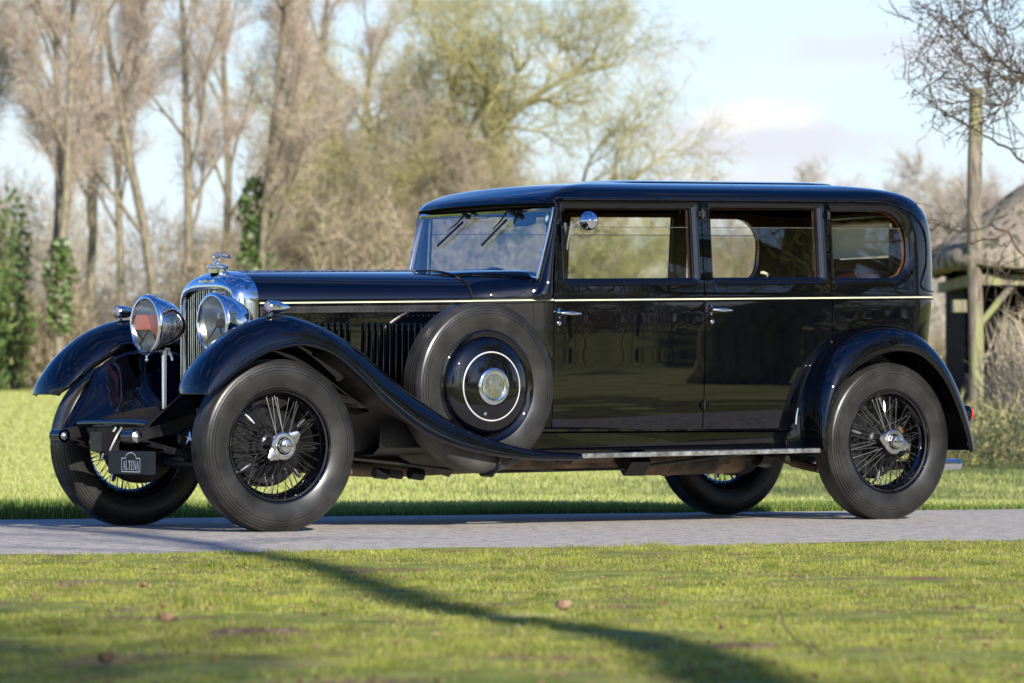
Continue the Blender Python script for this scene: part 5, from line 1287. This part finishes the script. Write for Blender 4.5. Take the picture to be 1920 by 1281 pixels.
# ---- tree whose budding boughs hang in from the right
def bough_tree():
    r_ = np.random.default_rng(77); Y0 = 39.0; base = Vector((hp(2230, 700, Y0).x, Y0, 0)); root = empty('overhanging_tree', base); tag(root, 'tree reaching dark budding boughs in from the right, before the barn', 'tree')
    def q(px, py, dy=0): v = hp(px, py, Y0); return np.array([v.x-base.x, dy, v.z])
    tr = [(0, 0, -.1), (.02, 0, 1.2), (-.05, .02, 2.4), (.0, 0, 3.6), (.1, 0, 5.0), (.2, 0, 6.4)]; tm = MB(); tm.tube(catmull(tr, 4), [.20-.15*i/20 for i in range(21)], 10)
    limbs = [([(2230, 330), (2060, 190), (1960, 150), (1900, 128), (1845, 95), (1790, 40), (1752, 30)], .035), ([(2230, 400), (2060, 260), (1965, 170), (1905, 150), (1850, 148), (1795, 118), (1770, 70)], .03),
     ([(2230, 470), (2080, 360), (1960, 330), (1915, 305), (1868, 272), (1815, 245), (1760, 215), (1722, 182)], .03), ([(2230, 560), (2100, 490), (1980, 480), (1915, 478), (1885, 440), (1845, 428), (1800, 440), (1745, 418)], .026),
     ([(2230, 220), (2060, 60), (1960, -20), (1890, -30), (1840, 10)], .03), ([(2230, 620), (2000, 600), (1940, 570), (1900, 580), (1860, 560)], .012), ([(1905, 150), (1890, 190), (1850, 205), (1800, 190)], .014), ([(1900, 128), (1880, 80), (1850, 40), (1830, -20)], .014)]
    segs = []; ends = []
    for pts, rad in limbs:
        dy0 = r_.uniform(-.9, .6); P = catmull([q(x, y, dy0*(i/len(pts))) for i, (x, y) in enumerate(pts)], 5); m = len(P)
        P = [p+r_.normal(0, .012, 3) for p in P]; rad *= .6
        for i in range(m-1): segs.append((*P[i], *P[i+1], rad*(1-.75*i/m), rad*(1-.75*(i+1)/m)))
        for i in range(int(m*.3), m):
            low_ = max(q_[1] for q_ in pts) > 450
            for _ in range(2):
                if r_.random() < (.12 if low_ else .6):
                    h = P[min(i, m-1)]-P[i-1]; h /= np.linalg.norm(h)+1e-9; d = h*.7+r_.normal(0, .65, 3)+np.array([-.25, 0, .10]); d /= np.linalg.norm(d); o_ = []; e_ = []
                    grow(r_, P[i], d, r_.uniform(.25, .75), .006, 1, o_, e_, up=.05, wob=.22, steps=4, split=(2, 4), ang=.8, ratio=.6, start=.2, maxd=2)
                    segs += [s[1:] for s in o_]; ends += e_
    V1, F1 = tubes_np(segs, 4); V2, F2 = twigs_np([e[0] for e in ends], [e[1] for e in ends], 1, .14, .007, .7, r_)
    nb = min(len(ends), 5200); E = np.array([ends[i][0] for i in r_.choice(len(ends), nb)])+r_.normal(0, .03, (nb, 3)); bu = r_.normal(0, 1, (nb, 3)); bu /= np.linalg.norm(bu, axis=1, keepdims=True); bv = np.cross(bu, r_.normal(0, 1, (nb, 3))); bv /= np.linalg.norm(bv, axis=1, keepdims=True)
    s = r_.uniform(.009, .020, (nb, 1)); V3 = np.stack([E-bu*s, E-bv*s*.6, E+bu*s, E+bv*s*.6], 1).reshape(-1, 3); F3 = np.arange(nb*4).reshape(-1, 4)
    F1t = np.concatenate([F1[:, [0, 1, 2]], F1[:, [0, 2, 3]]]); F3t = np.concatenate([F3[:, [0, 1, 2]], F3[:, [0, 2, 3]]])
    V = np.concatenate([V1, V2, V3]); F = np.concatenate([F1t, F2+len(V1), F3t+len(V1)+len(V2)])
    tm.build('trunk', B_DARK, root); o = bpy.data.objects.new('crown', raw_mesh('crown', V, F, C_BUD)); COL.objects.link(o); o.parent = root; print('bough tris', len(F))
bough_tree()
# ---- trees on the photographer's side: their shadows cross the lawn, their shapes show in the paint
def shade_tree():
    root = empty('lane_tree', (2.6, 0, 0)); tag(root, 'leaning tree beside the photographer that throws the long bent shadow', 'tree', 'trees on the near side of the lane')
    kx, ky = math.sin(SUN_AZ)/math.tan(SUN_EL), math.cos(SUN_AZ)/math.tan(SUN_EL)
    m = MB(); low_ = [(0, 0, -.1), (.35, 0, 1.3), (1.05, 0, 3.0), (2.0, 0, 4.5)]; up_ = []
    for X, Y in ((.483, 10.37), (.472, 11.0), (.30, 12.23), (0, 13.2), (-.28, 14.3), (-.634, 16.67), (-1.115, 18.95), (-1.8, 21.1), (-2.7, 22.9), (-3.9, 24.8)):
        h_ = Y/ky; up_.append((X+kx*h_-2.6, .0, h_))
    pts = catmull(low_+up_, 5); k = len(pts)
    m.tube(pts, [.20-.07*min(1, i/(k*.35))-.06*max(0, (i/k-.5)/.5) for i in range(k)], 12)
    q = up_[6]; m.tube(catmull([q, (q[0]+.2, .1, q[2]+.5), (q[0]+.9, .2, q[2]+.9), (q[0]+1.6, 0, q[2]+1.0)], 5), [.045-.035*i/15 for i in range(16)], 8)
    m.build('trunk', B_DARK, root)
    r_ = np.random.default_rng(5); o_ = []; e_ = []
    for p in (up_[7], up_[8], up_[9], up_[6]):
        for _ in range(2):
            d = r_.normal(0, 1, 3)+np.array([-.3 if p[0] < 0 else .3, 0, .8]); d /= np.linalg.norm(d); grow(r_, p, d, 1.9, .035, 1, o_, e_, up=.08, wob=.18, steps=5, split=(3, 4), ang=.75, ratio=.6, start=.25, maxd=3)
    V1, F1 = tubes_np([s[1:] for s in o_], 4); V2, F2 = twigs_np([e[0] for e in e_], [e[1] for e in e_], 1, .3, .008, .6, r_); F1t = np.concatenate([F1[:, [0, 1, 2]], F1[:, [0, 2, 3]]])
    o = bpy.data.objects.new('crown', raw_mesh('crown', np.concatenate([V1, V2]), np.concatenate([F1t, F2+len(V1)]), C_BUD)); COL.objects.link(o); o.parent = root
shade_tree()
GN = 'trees on the near side of the lane'
put('thicket_tree', TH[1], 0, -4.8, 'bushy tree behind the photographer shading the lower lawn', GN, 1.2, .3, X=3.4)
put('oak_tree', OAK, 0, 19.3, 'stout oak by the lane mirrored dark in the rear door', GN, 1.15, 1.0, X=15.0)
for i, (x, y, s) in enumerate(((-26, -30, 1.2), (-17, -36, 1.3), (-8, -31, 1.1), (3, -40, 1.3), (12, -30, 1.2), (22, -26, 1.3), (30, -20, 1.2))):
    put('bare_tree', AL[i % 3], 0, y, ('tall bare tree behind the photographer, number %s from the left, mirrored in the wings' % 'one two three four five six seven'.split()[i]), GN, s, i, X=x)
for i, (x, y, s) in enumerate(((42, 4, 1.4), (50, 16, 1.5), (58, -6, 1.6), (38, -14, 1.3), (-32, -24, 1.5), (-24, -44, 1.5), (14, -48, 1.5))):
    put('thicket_tree', TH[i % 2], 0, y, ('dense tree across the lawn, number %s from the lane, mirrored in the doors' % 'one two three four five six seven'.split()[i]), GN, s*1.3, i, X=x)
C_NEAR = C_UND
mass('undergrowth', C_UND, 20000, (34, 64), (-30, 26), lambda X, Y, r_: 3.2+np.sin(Y*.4), .8, .08, 61, 'hedge across the lawn on the photographer side', 'hedge')
